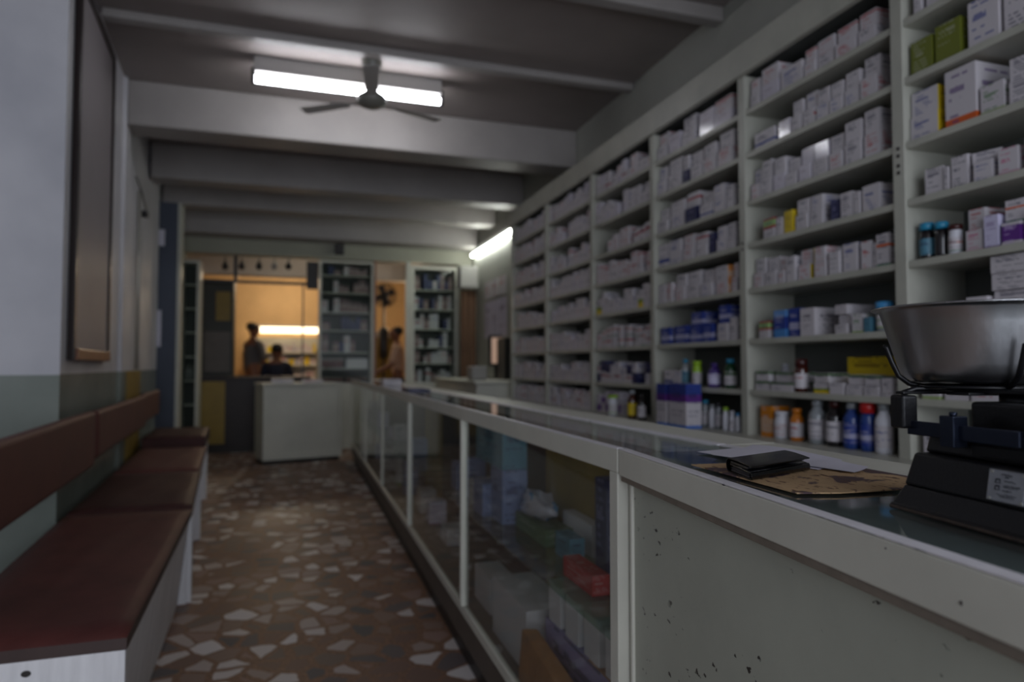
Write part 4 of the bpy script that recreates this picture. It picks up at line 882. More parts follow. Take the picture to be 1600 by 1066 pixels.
# cross-section across v: two leather loops seen from the open left end
def loop(mb, prof, u0, u1, th=.0017):
    # prof: centre line points (v,z); builds a folded sheet of thickness th extruded along u
    n = len(prof); L_ = []; R__ = []
    for i, (v, z) in enumerate(prof):
        v0, z0 = prof[max(i-1, 0)]; v1, z1__ = prof[min(i+1, n-1)]; dv, dz = v1-v0, z1__-z0; l = math.hypot(dv, dz) or 1
        L_.append((v-dz/l*th/2, z+dv/l*th/2)); R__.append((v+dz/l*th/2, z-dv/l*th/2))
    ring = L_+R__[::-1]; m = len(ring)
    vs = [wpt(u0, v, z) for v, z in ring]+[wpt(u1, v, z) for v, z in ring]
    fs = [(k, (k+1) % m, m+(k+1) % m, m+k) for k in range(m)]
    mb.poly(vs, fs, smooth=True)
    for off in (0, m):
        for i in range(n-1): mb.poly([vs[off+i], vs[off+i+1], vs[off+m-2-i], vs[off+m-1-i]], [(0, 1, 2, 3)])
b = MB()
arc = lambda cv, cz, r, a0, a1, n=8: [(cv+r*math.cos(math.radians(a0+(a1-a0)*k/n)), cz+r*math.sin(math.radians(a0+(a1-a0)*k/n))) for k in range(n+1)]
# bottom panel, spine at the back (v=Ly), top flap; lower fold at the front (v=0)
loop(b, [(.010, .0095)]+arc(.006, .0055, .0045, 90, 270)[0:]+[(.03, .001), (.07, .001)]+arc(.078, .0105, .0095, -90, 90)+[(.05, .0205), (.02, .0195), (.002, .0182)], 0, Lx)
b.build('outer_leather', 'leather_black', t, bevel=.0004)
b = MB(); loop(b, [(.010, .0100), (.04, .0108), (.074, .0125)], .001, Lx-.001, .0022); loop(b, [(.016, .0148), (.045, .0152), (.074, .0155)], .002, Lx-.003, .003)
b.build('inner_fold', 'leather_black', t)
b = MB(); loop(b, [(.012, .0035), (.045, .0038), (.072, .0040)], .002, Lx-.002, .0022); loop(b, [(.012, .0068), (.045, .0070), (.072, .0075)], .002, Lx-.002, .0016)
b.build('pocket_lining', 'wallet_lining', t)

# ================================================================ GOODS IN THE NEAREST CASE
def case_box(x0, x1, ybot, ytop, X, dep, design, lab, z=None, group='goods in the nearest display case', name='goods_carton', rz=0, extra=None):
    ya = onX(x0, 800, X)[1]; yb = onX(x1, 800, X)[1]; D = depth(X, (ya+yb)/2)
    h = (ybot-ytop)*D/F if not extra else extra
    return put_carton(X, (ya+yb)/2, z, dep, max(.02, ya-yb), h, design, lab, group, rz, name=name)
zs = .5245; zf = .2005
case_box(740, 754, 800, 752, .71, .08, 'bluegrey', 'pale blue-grey carton where the two nearest cases meet', zs)
case_box(767, 785, 812, 735, .745, .10, 'bluegrey', 'tall blue-grey pile of cartons beside the plastic bag', zs, extra=.205)
case_box(868, 890, 885, 850, .80, .05, 'teal', 'small blue and white box on the glass shelf behind the red box', zs)
case_box(880, 925, 892, 862, .74, .05, 'red', 'small red box lying on the glass shelf of the nearest case', zs)
case_box(806, 852, 832, 808, .79, .10, 'green', 'flat green pack under the plastic bag on the glass shelf', zs)
case_box(770, 822, 1060, 930, .66, .15, 'blank', 'large white carton on the floor of the nearest display case', zf, extra=.19)
case_box(742, 766, 1060, 960, .69, .10, 'blank', 'smaller pale carton left of the large white one in the case', zf, extra=.13)
for k in range(4):
    y = 1.79-k*.125
    put_carton(.70, y, .3985, .10, .088, .112, 'blank', 'white upright carton below the glass shelf, %s from the left of four' % NTH[k], 'row of white cartons below the case shelf', name='goods_carton')
put_carton(.695, 1.60, zf, .11, .50, .197, 'brownpack', 'long brown carton supporting the row of four white cartons', 'goods in the nearest display case', name='goods_carton')
# kraft paper bag lying at the front
b = MB(); o_ = (0.614, 1.44, zf)
b.hexa([(.618, 1.50, zf), (.680, 1.50, zf), (.680, 1.86, zf), (.618, 1.88, zf)], [(.622, 1.54, zf+.13), (.665, 1.54, zf+.14), (.660, 1.82, zf+.18), (.625, 1.86, zf+.17)])
mat('kraft', rgb(150, 104, 62), .7, noise=.25, scale=14, bump=.5)
solo(b, 'paper_bag', 'kraft', 'brown kraft paper bag standing at the glass in the nearest case', 'paper bag', bevel=.006)
put_carton(.618, 1.38, zf, .06, .19, .165, 'yellowgreen', 'pale yellow-green box at the near bottom corner of the nearest case', 'goods in the nearest display case', name='goods_carton')
# clear bag with blue print on top of the green pack
def blob(cx, cy, cz, rx, ry, rz_, name, mats, lab, cat, seed=1, amp=.16):
    rb = random.Random(seed); b = MB(); n, m = 16, 10; vs = []; fs = []; f = [(rb.uniform(1, 4), rb.uniform(0, 6)) for _ in range(4)]
    for i in range(m+1):
        th = math.pi*i/m
        for k in range(n):
            a = 2*math.pi*k/n; s_ = 1+amp*(math.sin(f[0][0]*a+f[0][1])*math.sin(f[1][0]*th*2+f[1][1]))+amp*.6*math.sin(5*a+th*6+f[2][1])
            vs.append((cx+rx*s_*math.sin(th)*math.cos(a), cy+ry*s_*math.sin(th)*math.sin(a), cz+rz_*(1-math.cos(th))*(s_ if i > m/2 else 1)))
    for i in range(m):
        for k in range(n): k2 = (k+1) % n; fs.append((i*n+k, i*n+k2, (i+1)*n+k2, (i+1)*n+k))
    b.poly(vs, fs, smooth=True)
    return solo(b, name, mats, lab, cat)
def bagmat():
    m = mat('bag_print', rgb(170, 168, 178), .12, coat=.8, bump=.4, noise=.05, scale=30)
    N = m.node_tree.nodes; L = m.node_tree.links; b = N['Principled BSDF']; tc = N.new('ShaderNodeTexCoord'); n = N.new('ShaderNodeTexNoise'); n.inputs['Scale'].default_value = 9
    L.new(tc.outputs['Object'], n.inputs[0]); r = N.new('ShaderNodeValToRGB'); r.color_ramp.interpolation = 'CONSTANT'; L.new(n.outputs[0], r.inputs[0])
    r.color_ramp.elements[0].color = (*rgb(172, 168, 178), 1); r.color_ramp.elements[1].position = .55; r.color_ramp.elements[1].color = (*rgb(40, 120, 170), 1)
    L.new(r.outputs[0], b.inputs['Base Color'])
bagmat()
pb = onX(843, 800, .84)
blob(.84, pb[1], zs+.052, .055, .14, .045, 'plastic_bag', 'bag_print', 'glossy clear plastic bag with blue print on the glass shelf', 'plastic bag', 3)
# hanging flat pieces near the top of the case
case_box(744, 785, 720, 668, .75, .10, 'teal', 'pale teal carton on top of the tall blue-grey pile in the glass case', zs+.2055, extra=.165)
case_box(930, 948, 800, 700, .86, .06, 'navy', 'tall navy book-like carton at the near end of the glass shelf', zs, extra=.27)
case_box(880, 925, 755, 720, .89, .04, 'blank', 'white upright carton leaning at the back left of the navy carton', zs, extra=.10)
# a few goods in the farther cases
rq = random.Random(4)
for i in range(1, 5):
    y0, y1 = posts[i]+(.36 if i == 1 else .06), posts[i+1]-.05; y = y0; k = 0
    while y < y1-.1:
        w = rq.uniform(.08, .16); hgt = rq.uniform(.08, .25); up = rq.random() < .55
        des = rq.choice(['bluegrey', 'plain', 'plain', 'teal', 'whitegreen', 'lilac'])
        put_carton(.74, y+w/2, zs if up else zf, .10, w, hgt, des, '%s, %s from near end, %s, %s case' % (DESC[des], NTH[k], 'glass shelf' if up else 'case floor', ORD[i]), 'goods in the %s display case' % ORD[i], name='goods_carton')
        y += w+rq.uniform(.05, .22); k += 1

# ================================================================ FAR END
# white panelled cabinet block standing across the aisle
t = thing('white_cabinet', 'white-painted low cabinet block standing across the end of the aisle', 'cabinet', (.09, 8.35, 0))
RW = rotz(-.379, 8.087, math.atan2(.244, .932))
def rb(x0, x1, y0, y1, z0, z1): return MB().box(x0, x1, y0, y1, z0, z1, rot=RW)
x0, x1, y0 = -.379, .535, 8.087
rb(x0+.02, x1-.02, y0+.03, y0+.42, .0, .05).build('plinth', 'kick_dark', t)
rb(x0, x1, y0+.01, y0+.44, .05, .90).build('body', 'cabinet_pale', t, bevel=.004)
rb(x0-.01, x1+.0, y0-.01, y0+.46, .90, .93).build('worktop', 'cabinet_pale', t, bevel=.005)
b = MB(); 
for q in ((x0, x0+.03, .10, .9), (x1-.03, x1, .10, .9)): b.box(q[0], q[1], y0-.002, y0+.012, q[2], q[3], rot=RW)
b.box(x0, x1, y0-.004, y0+.012, .05, .12, rot=RW)
b.build('frame', 'cabinet_pale', t, bevel=.002)
for k, (xx, yy, w, h, d) in enumerate(((-.20, 8.35, .3, .05, 'plain'), (.14, 8.42, .36, .035, 'redprint'))):
    put_carton(xx-.1, yy, .9305, .24, w*.6, h, d, ['flat white pile of paper on the left of the white cabinet', 'flat pinkish pile of paper on the right of the white cabinet'][k], 'paper piles on the white cabinet', name='paper_pile', cat='paper pile')
# dark wooden counter of the back opening
t = thing('back_counter', 'dark brown wooden counter with a yellow panel at the back left', 'counter', (-.7, YB, 0))
xa, _, _ = onY(310, 600, YB); xb3 = onY(352, 600, YB)[0]
MB().box(xa, .16, YB-.005, YB+.40, .06, .96).build('body', 'dark_wood', t, bevel=.004)
MB().box(xa-.02, .16, YB-.03, YB+.45, .96, .99).build('worktop', 'dark_wood', t, bevel=.004)
MB().box(xa+.02, .16, YB+.02, YB+.40, 0, .06).build('plinth', 'kick_dark', t)
MB().box(xa+.03, xb3, YB-.012, YB-.005, .12, .93).build('door', 'yellow_panel', t, bevel=.002)
# left narrow glass cabinet
def glass_cabinet(x0, x1, y, z0, z1, levels, lab, stock=True, kinds=('plain', 'redprint', 'navy', 'blueprint', 'rose', 'redstripe'), skip=0, dp=.28, base=0, fr_=.035, m='cabinet_pale', seed=0):
    t = thing('glass_cabinet', lab, 'cabinet', ((x0+x1)/2, y+dp/2, 0))
    for xx in (x0, x1-fr_): MB().box(xx, xx+fr_, y, y+dp, 0 if base == 0 else base, z1).build('side', m, t, bevel=.003)
    MB().box(x0+fr_, x1-fr_, y, y+dp, z1-fr_, z1).build('top', m, t, bevel=.003)
    MB().box(x0+fr_, x1-fr_, y+dp-.012, y+dp, z0, z1-fr_).build('back', 'cabinet_inner', t)
    if z0 > .1: MB().box(x0+fr_, x1-fr_, y+.004, y+dp-.012, 0 if base == 0 else base, z0).build('base', m, t, bevel=.003)
    for z in levels: MB().box(x0+fr_, x1-fr_, y+.03, y+dp-.012, z-.012, z).build('shelf', m, t)
    MB().box(x0+fr_, x1-fr_, y+.010, y+.014, z0, z1-fr_).build('glass_door', 'cab_glass', t)
    rr = random.Random(seed); lv = [z0]+list(levels)
    if stock:
        for i, z in enumerate(lv):
            if i < skip: continue
            zt2 = (lv[i+1]-.012 if i+1 < len(lv) else z1-fr_); xx = x0+fr_+.01
            while xx < x1-fr_-.06:
                w = rr.uniform(.04, .09); h = rr.uniform(.4, .85)*(zt2-z); w = min(w, x1-fr_-.01-xx)
                if rr.random() < .8:
                    stbox(xx, xx+w-.004, y+.05, y+dp-.04, z+.0006, z+h, rr.choice(kinds))
                xx += w
    return t
gx0 = onY(279, 500, YB-.33)[0]; gx1 = onY(311, 500, YB-.33)[0]
glass_cabinet(gx0, gx1, YB-.33, .05, 2.45, [.35, .65, .95, 1.25, 1.55, 1.85, 2.15], 'narrow glass-fronted cabinet beside the blue pillar', stock=False, seed=1)
blob((gx0+gx1)/2, YB-.19, .956, .075, .07, .09, 'plastic_bag', 'clear_plastic', 'pale see-through plastic bag inside the narrow glass cabinet', 'plastic bag', 6, .08)
ax0 = onY(498, 500, YB)[0]; ax1 = onY(584, 500, YB)[0]
glass_cabinet(ax0, ax1, YB, .90, 2.58, [1.10, 1.32, 1.62, 1.87, 2.14, 2.38], 'tall pale cabinet of pinkish cartons between the back window and doorway', seed=2, kinds=('rose', 'rose', 'redprint', 'navy', 'rose'), skip=2)
for k, (xx, zz, d, w, h, lb) in enumerate(((ax0+.19, 1.1005, 'ledger', .28, .13, 'dark red ledger pile, upper left of the lowest compartments'), (ax0+.52, 1.1005, 'blank', .30, .13, 'white paper pile, upper right of the lowest compartments'),
        (ax0+.19, .9005, 'ledger', .28, .07, 'dark red ledger pile, bottom left compartment of the cabinet'), (ax0+.52, .9005, 'ledger', .30, .07, 'wide dark red ledger pile, bottom right compartment of the cabinet'))):
    p = put_carton(xx, YB+.14, zz, w, .18, h, d, lb, 'ledgers and paper in the pale cabinet', 0, name='ledger_pile', cat='paper pile')
    p.location.x = xx
bx0 = onY(642, 500, YB)[0]; bx1 = onY(716, 500, YB)[0]
glass_cabinet(bx0, bx1, YB, .90, 2.56, [1.17, 1.40, 1.66, 1.94, 2.22], 'tall pale cabinet with open shelves right of the back doorway', seed=3, fr_=.05)
# white and steel post by the doorway
struct(MB().box(onY(636, 500, YB)[0]-.02, bx0-.004, YB-.01, YB+.06, .0, 2.6).build('door_1', 'cabinet_pale', bevel=.003))
struct(MB().box(ax1+.002, ax1+.03, YB-.01, YB+.16, .0, 2.6).build('trim_13', 'copper_wood', bevel=.003))
# low wall below the doorway (counter flap)
t = thing('counter_flap', 'pale low counter section closing the bright back doorway', 'counter', (1.2, YB+.05, 0))
MB().box(ax1+.035, bx0-.07, YB+.02, YB+.05, 0, .86).build('panel', 'cabinet_pale', t)
MB().box(ax1+.035, bx0-.07, YB-.01, YB+.25, .86, .89).build('worktop', 'copper_wood', t, bevel=.003)
# speaker on the header
sx = onY(530, 392, YB)[0]
t = thing('wall_speaker', 'small black speaker mounted on the header above the pale cabinet', 'speaker', (sx, YB-.06, 2.66))
MB().box(sx-.06, sx+.06, YB-.10, YB-.0005, 2.655, 2.79).build('body', 'black_plastic', t, bevel=.006)
MB().box(sx-.045, sx+.045, YB-.105, YB-.1, 2.67, 2.775).build('grille', 'kick_dark', t, bevel=.002)
# steel grille frame and hanging lamps in the window opening
zr = onY(400, 441, YB+.12)[2]
t = thing('window_frame', 'dark metal rail and uprights across the back window opening', 'window frame', (-.5, YB+.12, zr))
wx0 = onY(313, 440, YB+.12)[0]; wx1 = onY(492, 440, YB+.12)[0]
MB().box(wx0, ax0-.006, YB+.11, YB+.135, zr-.02, zr+.02).build('rail', 'black_plastic', t)
for xx, za, zb3 in ((368, zr+.02, 2.6), (474, .99, zr-.02)):
    X_ = onY(xx, 440, YB+.12)[0]
    MB().box(X_-(.022 if xx == 368 else .01), X_+(.022 if xx == 368 else .01), YB+.11, YB+.135, za, zb3).build('upright', 'black_plastic', t)
for k, (xp, dl) in enumerate(((352, .12), (378, .10), (405, .07), (429, .14), (451, .12))):
    X_ = onY(xp, 410, YB+.3)[0]
    t = thing('hanging_bulb', 'dark hanging bulb at the top of the back window, %s from left' % NTH[k], 'lamp', (X_, YB+.3, 2.99), 'bulbs hanging in the back window')
    zl = onY(xp, 405, YB+.3)[2]-.02
    MB().tube([(X_, YB+.3, 2.999), (X_, YB+.3, zl)], .006, 6).build('cord', 'black_plastic', t)
    MB().lathe([(.012, zl), (.02, zl-.03), (.04, zl-.06), (.045, zl-.09), (.03, zl-.12), (.004, zl-.13)], (X_, YB+.3, 0), 14).build('bulb', 'black_plastic' if k != 3 else 'grey_plastic', t)
# dark notice board / cupboard inside left of the opening, black box at the top right
X0_, _, Z0_ = onY(313, 585, YB+.5); X1_, _, Z1_ = onY(366, 440, YB+.5)
t = thing('dark_cupboard', 'dark cupboard with a yellow notice standing inside the back window', 'cupboard', ((X0_+X1_)/2, YB+.6, 0))
MB().box(X0_-.02, X1_, YB+.5, YB+.8, 0, Z1_).build('body', 'cabinet_inner', t, bevel=.005)
MB().box(X0_+.18, X1_-.04, YB+.485, YB+.5, 1.75, 2.15).build('notice', 'yellow_panel', t)
MB().box(X0_+.04, X1_-.04, YB+.49, YB+.5, 1.05, 1.6).build('door', 'kick', t)
xx0 = onY(479, 430, YB+.05)[0]
tag(MB().box(xx0, ax0-.01, YB+.02, YB+.105, 2.18, 2.55).build('meter_box', 'kick_dark', bevel=.004), 'dark grey box fixed at the top right of the back window', 'meter box')

# back room: pale display, shelves and the bright strip
t = thing('tube_light', 'bright warm strip put in as a glowing box, far inside the back room', 'wall light', (-.1, 14.2, 1.9))
za = onY(440, 516, 14.2)[2]
MB().box(onY(393, 516, 14.2)[0], onY(499, 516, 14.2)[0], 14.16, 14.28, za-.055, za+.06).build('diffuser', 'warm_strip', t, bevel=.01)  # overexposed bright strip, put in as a warm glowing box
MB().box(onY(393, 516, 14.2)[0], onY(499, 516, 14.2)[0], 14.18, 14.299, za+.06, za+.10).build('housing', 'fixture', t)
t = thing('display_rack', 'pale rack full of blurred goods below the warm glowing strip', 'rack', (0, 13.9, 0))
rx0, rx1 = onY(390, 550, 13.7)[0], onY(500, 550, 13.7)[0]
MB().box(rx0, rx1, 13.99, 14.05, 0, za-.16).build('back', 'cabinet_pale', t)
for z in (.5, .85, 1.15, 1.4): MB().box(rx0, rx1, 13.7, 13.99, z-.02, z).build('shelf', 'cabinet_pale', t)
rr = random.Random(9)
for z in (.85, 1.15, 1.4):
    x = rx0+.02
    while x < rx1-.1:
        w = rr.uniform(.05, .12)
        stbox(x, x+w-.01, 13.76, 13.92, z+.0005, z+rr.uniform(.1, .2), rr.choice(['plain', 'redprint', 'bluestripe', 'redstripe', 'yellow'])); x += w
def ptlight(name, loc, e, col, r=.08):
    l = bpy.data.lights.new(name, 'POINT'); l.energy = e; l.color = col; l.shadow_soft_size = r; o = bpy.data.objects.new(name, l); COL.objects.link(o); o.location = loc
ptlight('back_room_lamp', (-.2, 12.9, 2.75), 50, (1, .80, .56), .12)
ptlight('back_room_side_lamp', (1.9, 11.6, 2.3), 24, (1, .74, .48), .12)
for lx, ly, lz, lb in ((-.2, 12.9, 2.75, 'round ceiling lamp over the left part of the back room'), (1.9, 11.6, 2.3, 'round pendant lamp over the right part of the back room')):
    t = thing('pendant_lamp', lb, 'lamp', (lx, ly, 3.0)); MB().tube([(lx, ly, 3.0), (lx, ly, lz+.16)], .006, 6).build('cord', 'black_plastic', t)
    MB().lathe([(.02, .17), (.10, .13), (.14, .09), (.142, .088), (.1, .125), (.018, .165)], (lx, ly, lz), 16, cap=False).build('lamp_shade', 'cabinet_pale', t)
t = thing('tube_light', 'added unseen tube behind the header, lighting the top of the back window', 'ceiling light', (.3, 9.95, 3.0))
MB().tube([(-.6, 9.95, 2.93), (1.4, 9.95, 2.93)], .016, 10).build('tube', 'added_tube', t); MB().box(-.62, 1.42, 9.93, 9.97, 2.95, 3.0).build('housing', 'fixture', t)  # tube added out of view to light the beam above the window
# doorway view: pedestal fan, lit yellow cupboard
fx, _, fz = onY(600, 462, 11.0)
t = thing('pedestal_fan', 'dark pedestal fan seen through the bright back doorway', 'fan', (fx, 11.0, 0))
MB().lathe([(.2, 0), (.2, .03), (.03, .05)], (fx, 11.0, 0)).build('base', 'black_plastic', t)
MB().tube([(fx, 11.0, .04), (fx, 11.0, fz-.1)], .02, 8).build('pole', 'black_plastic', t)
MB().lathe([(.05, -.1), (.07, -.02), (.05, .06)], (fx, 11.0, fz)).build('motor', 'black_plastic', t)
MB().lathe([(.05, 1.25), (.075, 1.3), (.075, 1.72), (.05, 1.76)], (fx, 11.0, 0)).build('control_box', 'black_plastic', t)
b = MB()
for rr_ in (.05, .08, .11, .14, .17, .2): b.tube([(fx+rr_*math.cos(k*math.pi/12), 10.93, fz+rr_*math.sin(k*math.pi/12)) for k in range(24)], .006, 6, closed=True)
for k in range(24): b.tube([(fx, 10.93, fz), (fx+.2*math.cos(k*math.pi/12), 10.93, fz+.2*math.sin(k*math.pi/12))], .006, 5)
b.build('guard', 'black_plastic', t)
for k in range(4):
    a = k*math.pi/2+.4; u = Vector((math.cos(a), 0, math.sin(a))); v = Vector((-math.sin(a), .25, math.cos(a)))
    c = Vector((fx, 10.97, fz)); b = MB(); pts = [c+u*.03-v*.02, c+u*.17-v*.06, c+u*.18+v*.06, c+u*.03+v*.02]
    b.hexa(pts, [p+Vector((0, -.005, 0)) for p in pts]); b.build('blade', 'black_plastic', t)
cx0, cx1 = onY(584, 560, 11.6)[0], onY(618, 560, 11.6)[0]
t = thing('yellow_cupboard', 'yellow lit cupboard low behind the back doorway', 'cupboard', ((cx0+cx1)/2, 11.7, 0))
MB().box(cx0, cx1, 11.6, 11.9, 0, 1.62).build('body', 'yellow_panel', t, bevel=.005)
MB().box(cx0-.02, cx1+.02, 11.57, 11.92, 1.62, 1.72).build('top', 'warm_ceiling', t, bevel=.005)

# right far corner: hanging brown curtain, calendars, counter with monitor
def wavy(x0, x1, y, z0, z1, name, m, lab, cat, amp=.025, nw=5):
    b = MB(); n = 40; vs = []
    for k in range(n+1):
        x = x0+(x1-x0)*k/n; yy = y+amp*math.sin(2*math.pi*nw*k/n)
        vs += [(x, yy, z0), (x, yy, z1)]
    for k in range(n+1):
        x = x0+(x1-x0)*k/n; yy = y+amp*math.sin(2*math.pi*nw*k/n)+.006
        vs += [(x, yy, z0), (x, yy, z1)]
    o2 = 2*(n+1); fs = []
    for k in range(n): fs += [(2*k, 2*k+2, 2*k+3, 2*k+1), (o2+2*k, o2+2*k+1, o2+2*k+3, o2+2*k+2)]
    b.poly(vs, fs, smooth=True); return solo(b, name, m, lab, cat)
hx0 = onY(722, 500, 9.0)[0]; hx1 = min(XR-.02, onY(752, 500, 9.0)[0])
wavy(hx0, hx1, 9.1, .9, 2.2, 'curtain', 'curtain_brown', 'brown hanging curtain in the far right corner', 'curtain', .02, 3)
tag(MB().box(hx0-.03, hx1, 8.98, 9.2, 2.22, 2.52).build('storage_box', 'grey_plastic', bevel=.01), 'grey box hanging above the brown curtain in the corner', 'box')
t = thing('side_desk', 'pale side desk along the right wall beyond the shelving', 'desk', (2.1, 8.1, 0))
MB().box(1.75, XR-.002, 6.75, 9.0, .94, .97).build('desktop', 'cabinet_pale', t, bevel=.004)
MB().box(1.78, XR-.002, 6.78, 8.97, .0, .94).build('body', 'cabinet_pale', t, bevel=.004)
def rwall(x0, x1, y0, y1, name, m, lab, cat, th=.008, group=None):
    p = onX(x0, y0, XR); q = onX(x1, y1, XR)
    return tag(MB().box(XR-th, XR-.0005, min(p[1], q[1]), max(p[1], q[1]), min(p[2], q[2]), max(p[2], q[2])).build(name, m), lab, cat, group)
carton('calendar', [(0, rgb(196, 188, 205))], rgb(110, 90, 120), amount=.6)
for k in range(3):
    y0 = 7.72+k*.34
    tag(MB().box(XR-.008, XR-.0005, y0, y0+.28, 2.02, 2.25).build('wall_picture', 'carton_redprint'), 'small reddish framed picture below the far tube light, %s from the shelving' % NTH[k], 'picture', 'pictures on the right wall')
    tag(MB().box(XR-.006, XR-.0005, y0-.02, y0+.3, 1.50, 1.98).build('wall_calendar', 'carton_calendar'), 'pale calendar sheet under the pictures on the right wall, %s from the shelving' % NTH[k], 'calendar', 'calendars on the right wall')
# monitor facing the shop
t = thing('monitor', 'glossy dark monitor with a painted-in orange reflection on the far side desk', 'monitor', (2.16, 7.9, .97))
mx0, my0, mz0 = onY(768, 568, 7.9); mx1, _, mz1 = onY(786, 528, 7.9)
MB().box(mx0-.03, mx1+.03, 7.9, 7.94, mz0-.03, mz1+.03).build('bezel', 'black_plastic', t, bevel=.004)
MB().box(mx0, mx1, 7.896, 7.8995, mz0, mz1).build('screen', 'screen_reflection', t)
MB().box((mx0+mx1)/2-.03, (mx0+mx1)/2+.03, 7.9, 7.94, .985, mz0-.03).build('stand', 'black_plastic', t)
MB().box((mx0+mx1)/2-.12, (mx0+mx1)/2+.12, 7.84, 8.0, .9702, .985).build('base', 'black_plastic', t, bevel=.003)
q0 = onY(788, 568, 7.4); q1 = onY(797, 528, 7.4)
tag(MB().box(q0[0], q1[0]+.03, 7.4, 7.7, .9702, q1[2]).build('computer_tower', 'black_plastic', bevel=.006), 'black upright computer case next to the monitor on the side desk', 'computer')
p = onY(752, 570, 7.3)
tag(MB().box(1.84, 2.02, 7.2, 7.45, .9702, 1.13).build('printer', 'grey_plastic', bevel=.02, seg=3), 'pale grey printer at the left of the side desk', 'printer')
put_carton(.66, 4.35, ZT+.0005, .14, .30, .010, 'navy', 'dark flat folder lying on the far part of the counter', 'folders on the counter', name='folder', cat='folder')
put_carton(.66, 5.6, ZT+.0005, .14, .30, .05, 'plain', 'low white stack of paper on the distant counter', 'papers on the counter', name='paper_pile', cat='paper pile')
# stock of the farther bays and cabinets, too many to build one by one
so = STUFF.build('medicine_cartons', ['carton_'+n for n in names], recalc=False)
tag(so, 'hundreds of small cartons filling the distant shelving bays and far cabinets', 'cartons'); so['kind'] = 'stuff'

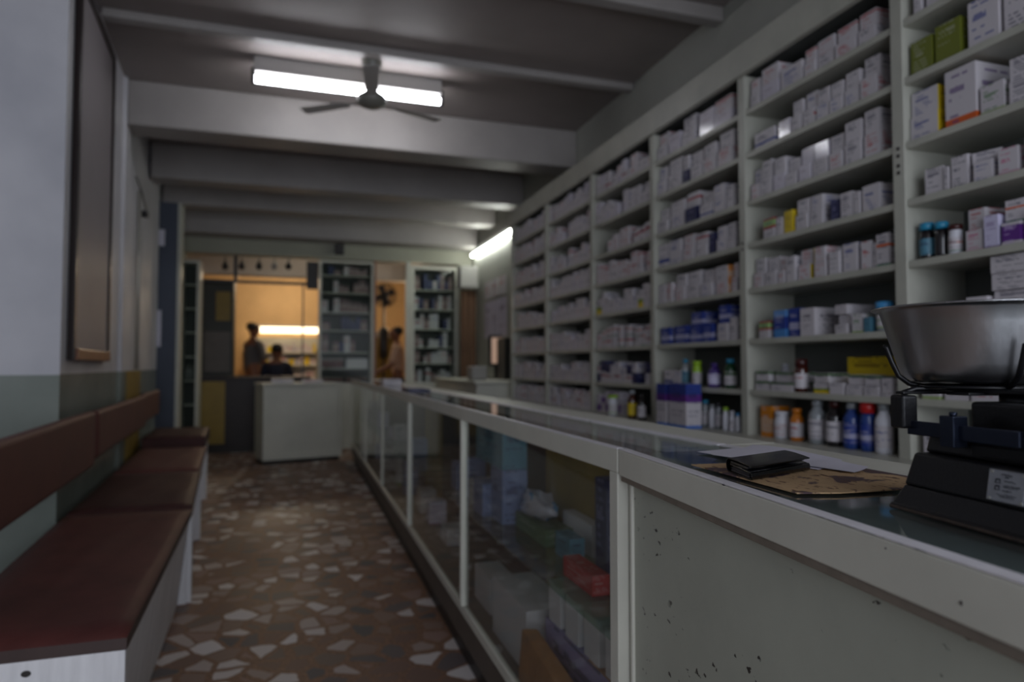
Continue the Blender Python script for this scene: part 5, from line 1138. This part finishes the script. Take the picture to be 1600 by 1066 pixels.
# ================================================================ PEOPLE
def skin(name, joints, edges, m, parent, sub=2, root=0):
    w = parent.location
    me = bpy.data.meshes.new(name); me.from_pydata([Vector(j[0])-w for j in joints], edges, []); me.materials.append(MATS[m])
    o = bpy.data.objects.new(name, me); COL.objects.link(o); o.parent = parent
    sk = o.modifiers.new('skin', 'SKIN'); sk.use_smooth_shade = True
    for v, j in zip(me.skin_vertices[0].data, joints):
        r = j[1]; v.radius = r if isinstance(r, tuple) else (r, r)
    me.skin_vertices[0].data[root].use_root = True
    s_ = o.modifiers.new('sub', 'SUBSURF'); s_.levels = s_.render_levels = sub
    return o
def person(lab, loc, facing, shirt, arm, seated=False, hgt=1.72, lean=0):
    """standing or seated figure; facing = angle of the look direction in plan"""
    t = thing('person', lab, 'person', loc); k = hgt/1.72
    R_ = Matrix.Translation(loc) @ Matrix.Rotation(facing-math.pi/2, 4, 'Z') @ Matrix.Scale(k, 4)
    drop = -.42 if seated else 0
    def P(x, y, z): return tuple(R_ @ Vector((x, y+lean*max(0, z-.9), z+drop)))
    hip = [(P(0, 0, .95), (.14, .10)), (P(0, 0, 1.12), (.13, .095)), (P(0, 0, 1.30), (.155, .105)), (P(0, -.005, 1.42), (.10, .075)), (P(0, .0, 1.49), .052), (P(0, .01, 1.545), .05), (P(0, .015, 1.59), (.085, .10)), (P(0, .01, 1.67), (.085, .105)), (P(0, .02, 1.72), (.045, .05))]
    E = [(i, i+1) for i in range(8)]; J = list(hip)
    for s in (-1, 1):
        b0 = len(J)
        if seated: J += [(P(.10*s, 0, .92), .085), (P(.12*s, .40, .92), .065), (P(.12*s, .42, .50), .045), (P(.12*s, .52, .44), .035)]
        else: J += [(P(.09*s, 0, .88), .085), (P(.10*s, .01, .50), .058), (P(.10*s, -.01, .10), .042), (P(.11*s, .12, .035), .035)]
        E += [(0, b0), (b0, b0+1), (b0+1, b0+2), (b0+2, b0+3)]
        a0 = len(J); ar = arm
        sh = (.170*s, 0, 1.40); el = (.20*s, .02+ar*.10, 1.14); wr = (.20*s, .06+ar*.30, 1.00+ar*.05)
        J += [(P(*sh), .052), (P(*el), .042), (P(*wr), .028), (P(wr[0], wr[1]+.05, wr[2]-.03), (.036, .018))]
        E += [(3, a0), (a0, a0+1), (a0+1, a0+2), (a0+2, a0+3)]
        for f in range(5):   # four fingers and the thumb
            c0 = len(J); ox = (f-1.5)*.016 if f < 4 else -.035*s
            ln = (.05, .058, .054, .042, .03)[f]
            base = (wr[0]+ox, wr[1]+(.09 if f < 4 else .05), wr[2]-.045)
            J += [(P(*base), .008), (P(base[0]+(0 if f < 4 else -.012*s), base[1]+ln*.6, base[2]-ln*.5), .007)]
            E += [(a0+3, c0), (c0, c0+1)]
    skin('body', J, E, 'skin', t)
    # clothing: shirt and trousers as slightly larger shells
    S_ = [(P(0, 0, .93), (.155, .115)), (P(0, 0, 1.12), (.145, .11)), (P(0, 0, 1.30), (.172, .12)), (P(0, -.005, 1.42), (.115, .088)), (P(0, 0, 1.465), .062)]
    ES = [(0, 1), (1, 2), (2, 3), (3, 4)]
    for s in (-1, 1):
        n0 = len(S_); S_ += [(P(.170*s, 0, 1.405), .066), (P(.20*s, .02+arm*.10, 1.15), .055)]; ES += [(3, n0), (n0, n0+1)]
    skin('shirt', S_, ES, shirt, t)
    T = [(P(0, 0, .97), (.15, .11))]; ET = []
    for s in (-1, 1):
        n0 = len(T)
        if seated: T += [(P(.10*s, 0, .92), .10), (P(.12*s, .40, .92), .08), (P(.12*s, .42, .54), .06)]
        else: T += [(P(.09*s, 0, .86), .10), (P(.10*s, .01, .50), .074), (P(.10*s, -.01, .09), .062)]
        ET += [(0, n0), (n0, n0+1), (n0+1, n0+2)]
    skin('trousers', T, ET, 'trousers', t)
    # hair cap and face features
    hd = [(P(0, -.03, 1.59), (.088, .085)), (P(0, -.018, 1.67), (.098, .11)), (P(0, -.005, 1.735), (.062, .075))]
    skin('hair', hd, [(0, 1), (1, 2)], 'hair', t)
    skin('nose', [(P(0, .105, 1.60), .010), (P(0, .095, 1.63), .006)], [(0, 1)], 'skin', t, 1)
    for s in (-1, 1):
        skin('eye', [(P(.03*s, .093, 1.625), .009), (P(.036*s, .091, 1.625), .007)], [(0, 1)], 'hair', t, 1)
        skin('ear', [(P(.082*s, .005, 1.62), .012), (P(.082*s, .005, 1.59), .009)], [(0, 1)], 'skin', t, 1)
    skin('mouth', [(P(-.02, .092, 1.57), .004), (P(.02, .092, 1.57), .004)], [(0, 1)], 'hair', t, 1)
    return t
q = onY(396, 508, 11.15)
person('person in a grey shirt standing in the back room, seen from behind', (q[0], 11.15, 0), math.radians(35), 'shirt_grey', .3, hgt=1.80)
q = onY(433, 537, 10.5)
ps = person('person in a dark navy shirt seated with back turned in the back room', (q[0], 10.5, .15), math.radians(88), 'shirt_navy', .2, seated=True, hgt=1.72)
t = thing('stool', 'tall stool carrying the seated person in the back room', 'stool', (q[0], 10.5, 0))
MB().lathe([(.17, .485), (.18, .495), (.18, .515), (.17, .525)], (q[0], 10.5, 0)).build('seat', 'dark_wood', t)
for k in range(4):
    a = math.pi/4+k*math.pi/2; MB().tube([(q[0]+.12*math.cos(a), 10.5+.12*math.sin(a), .49), (q[0]+.19*math.cos(a), 10.5+.19*math.sin(a), 0)], .014, 8).build('leg', 'dark_wood', t)
q = onY(623, 510, 10.4)
person('person in a pale shirt facing left inside the back doorway', (q[0], 10.4, 0), math.radians(175), 'shirt_pale', .8, hgt=1.73, lean=.05)
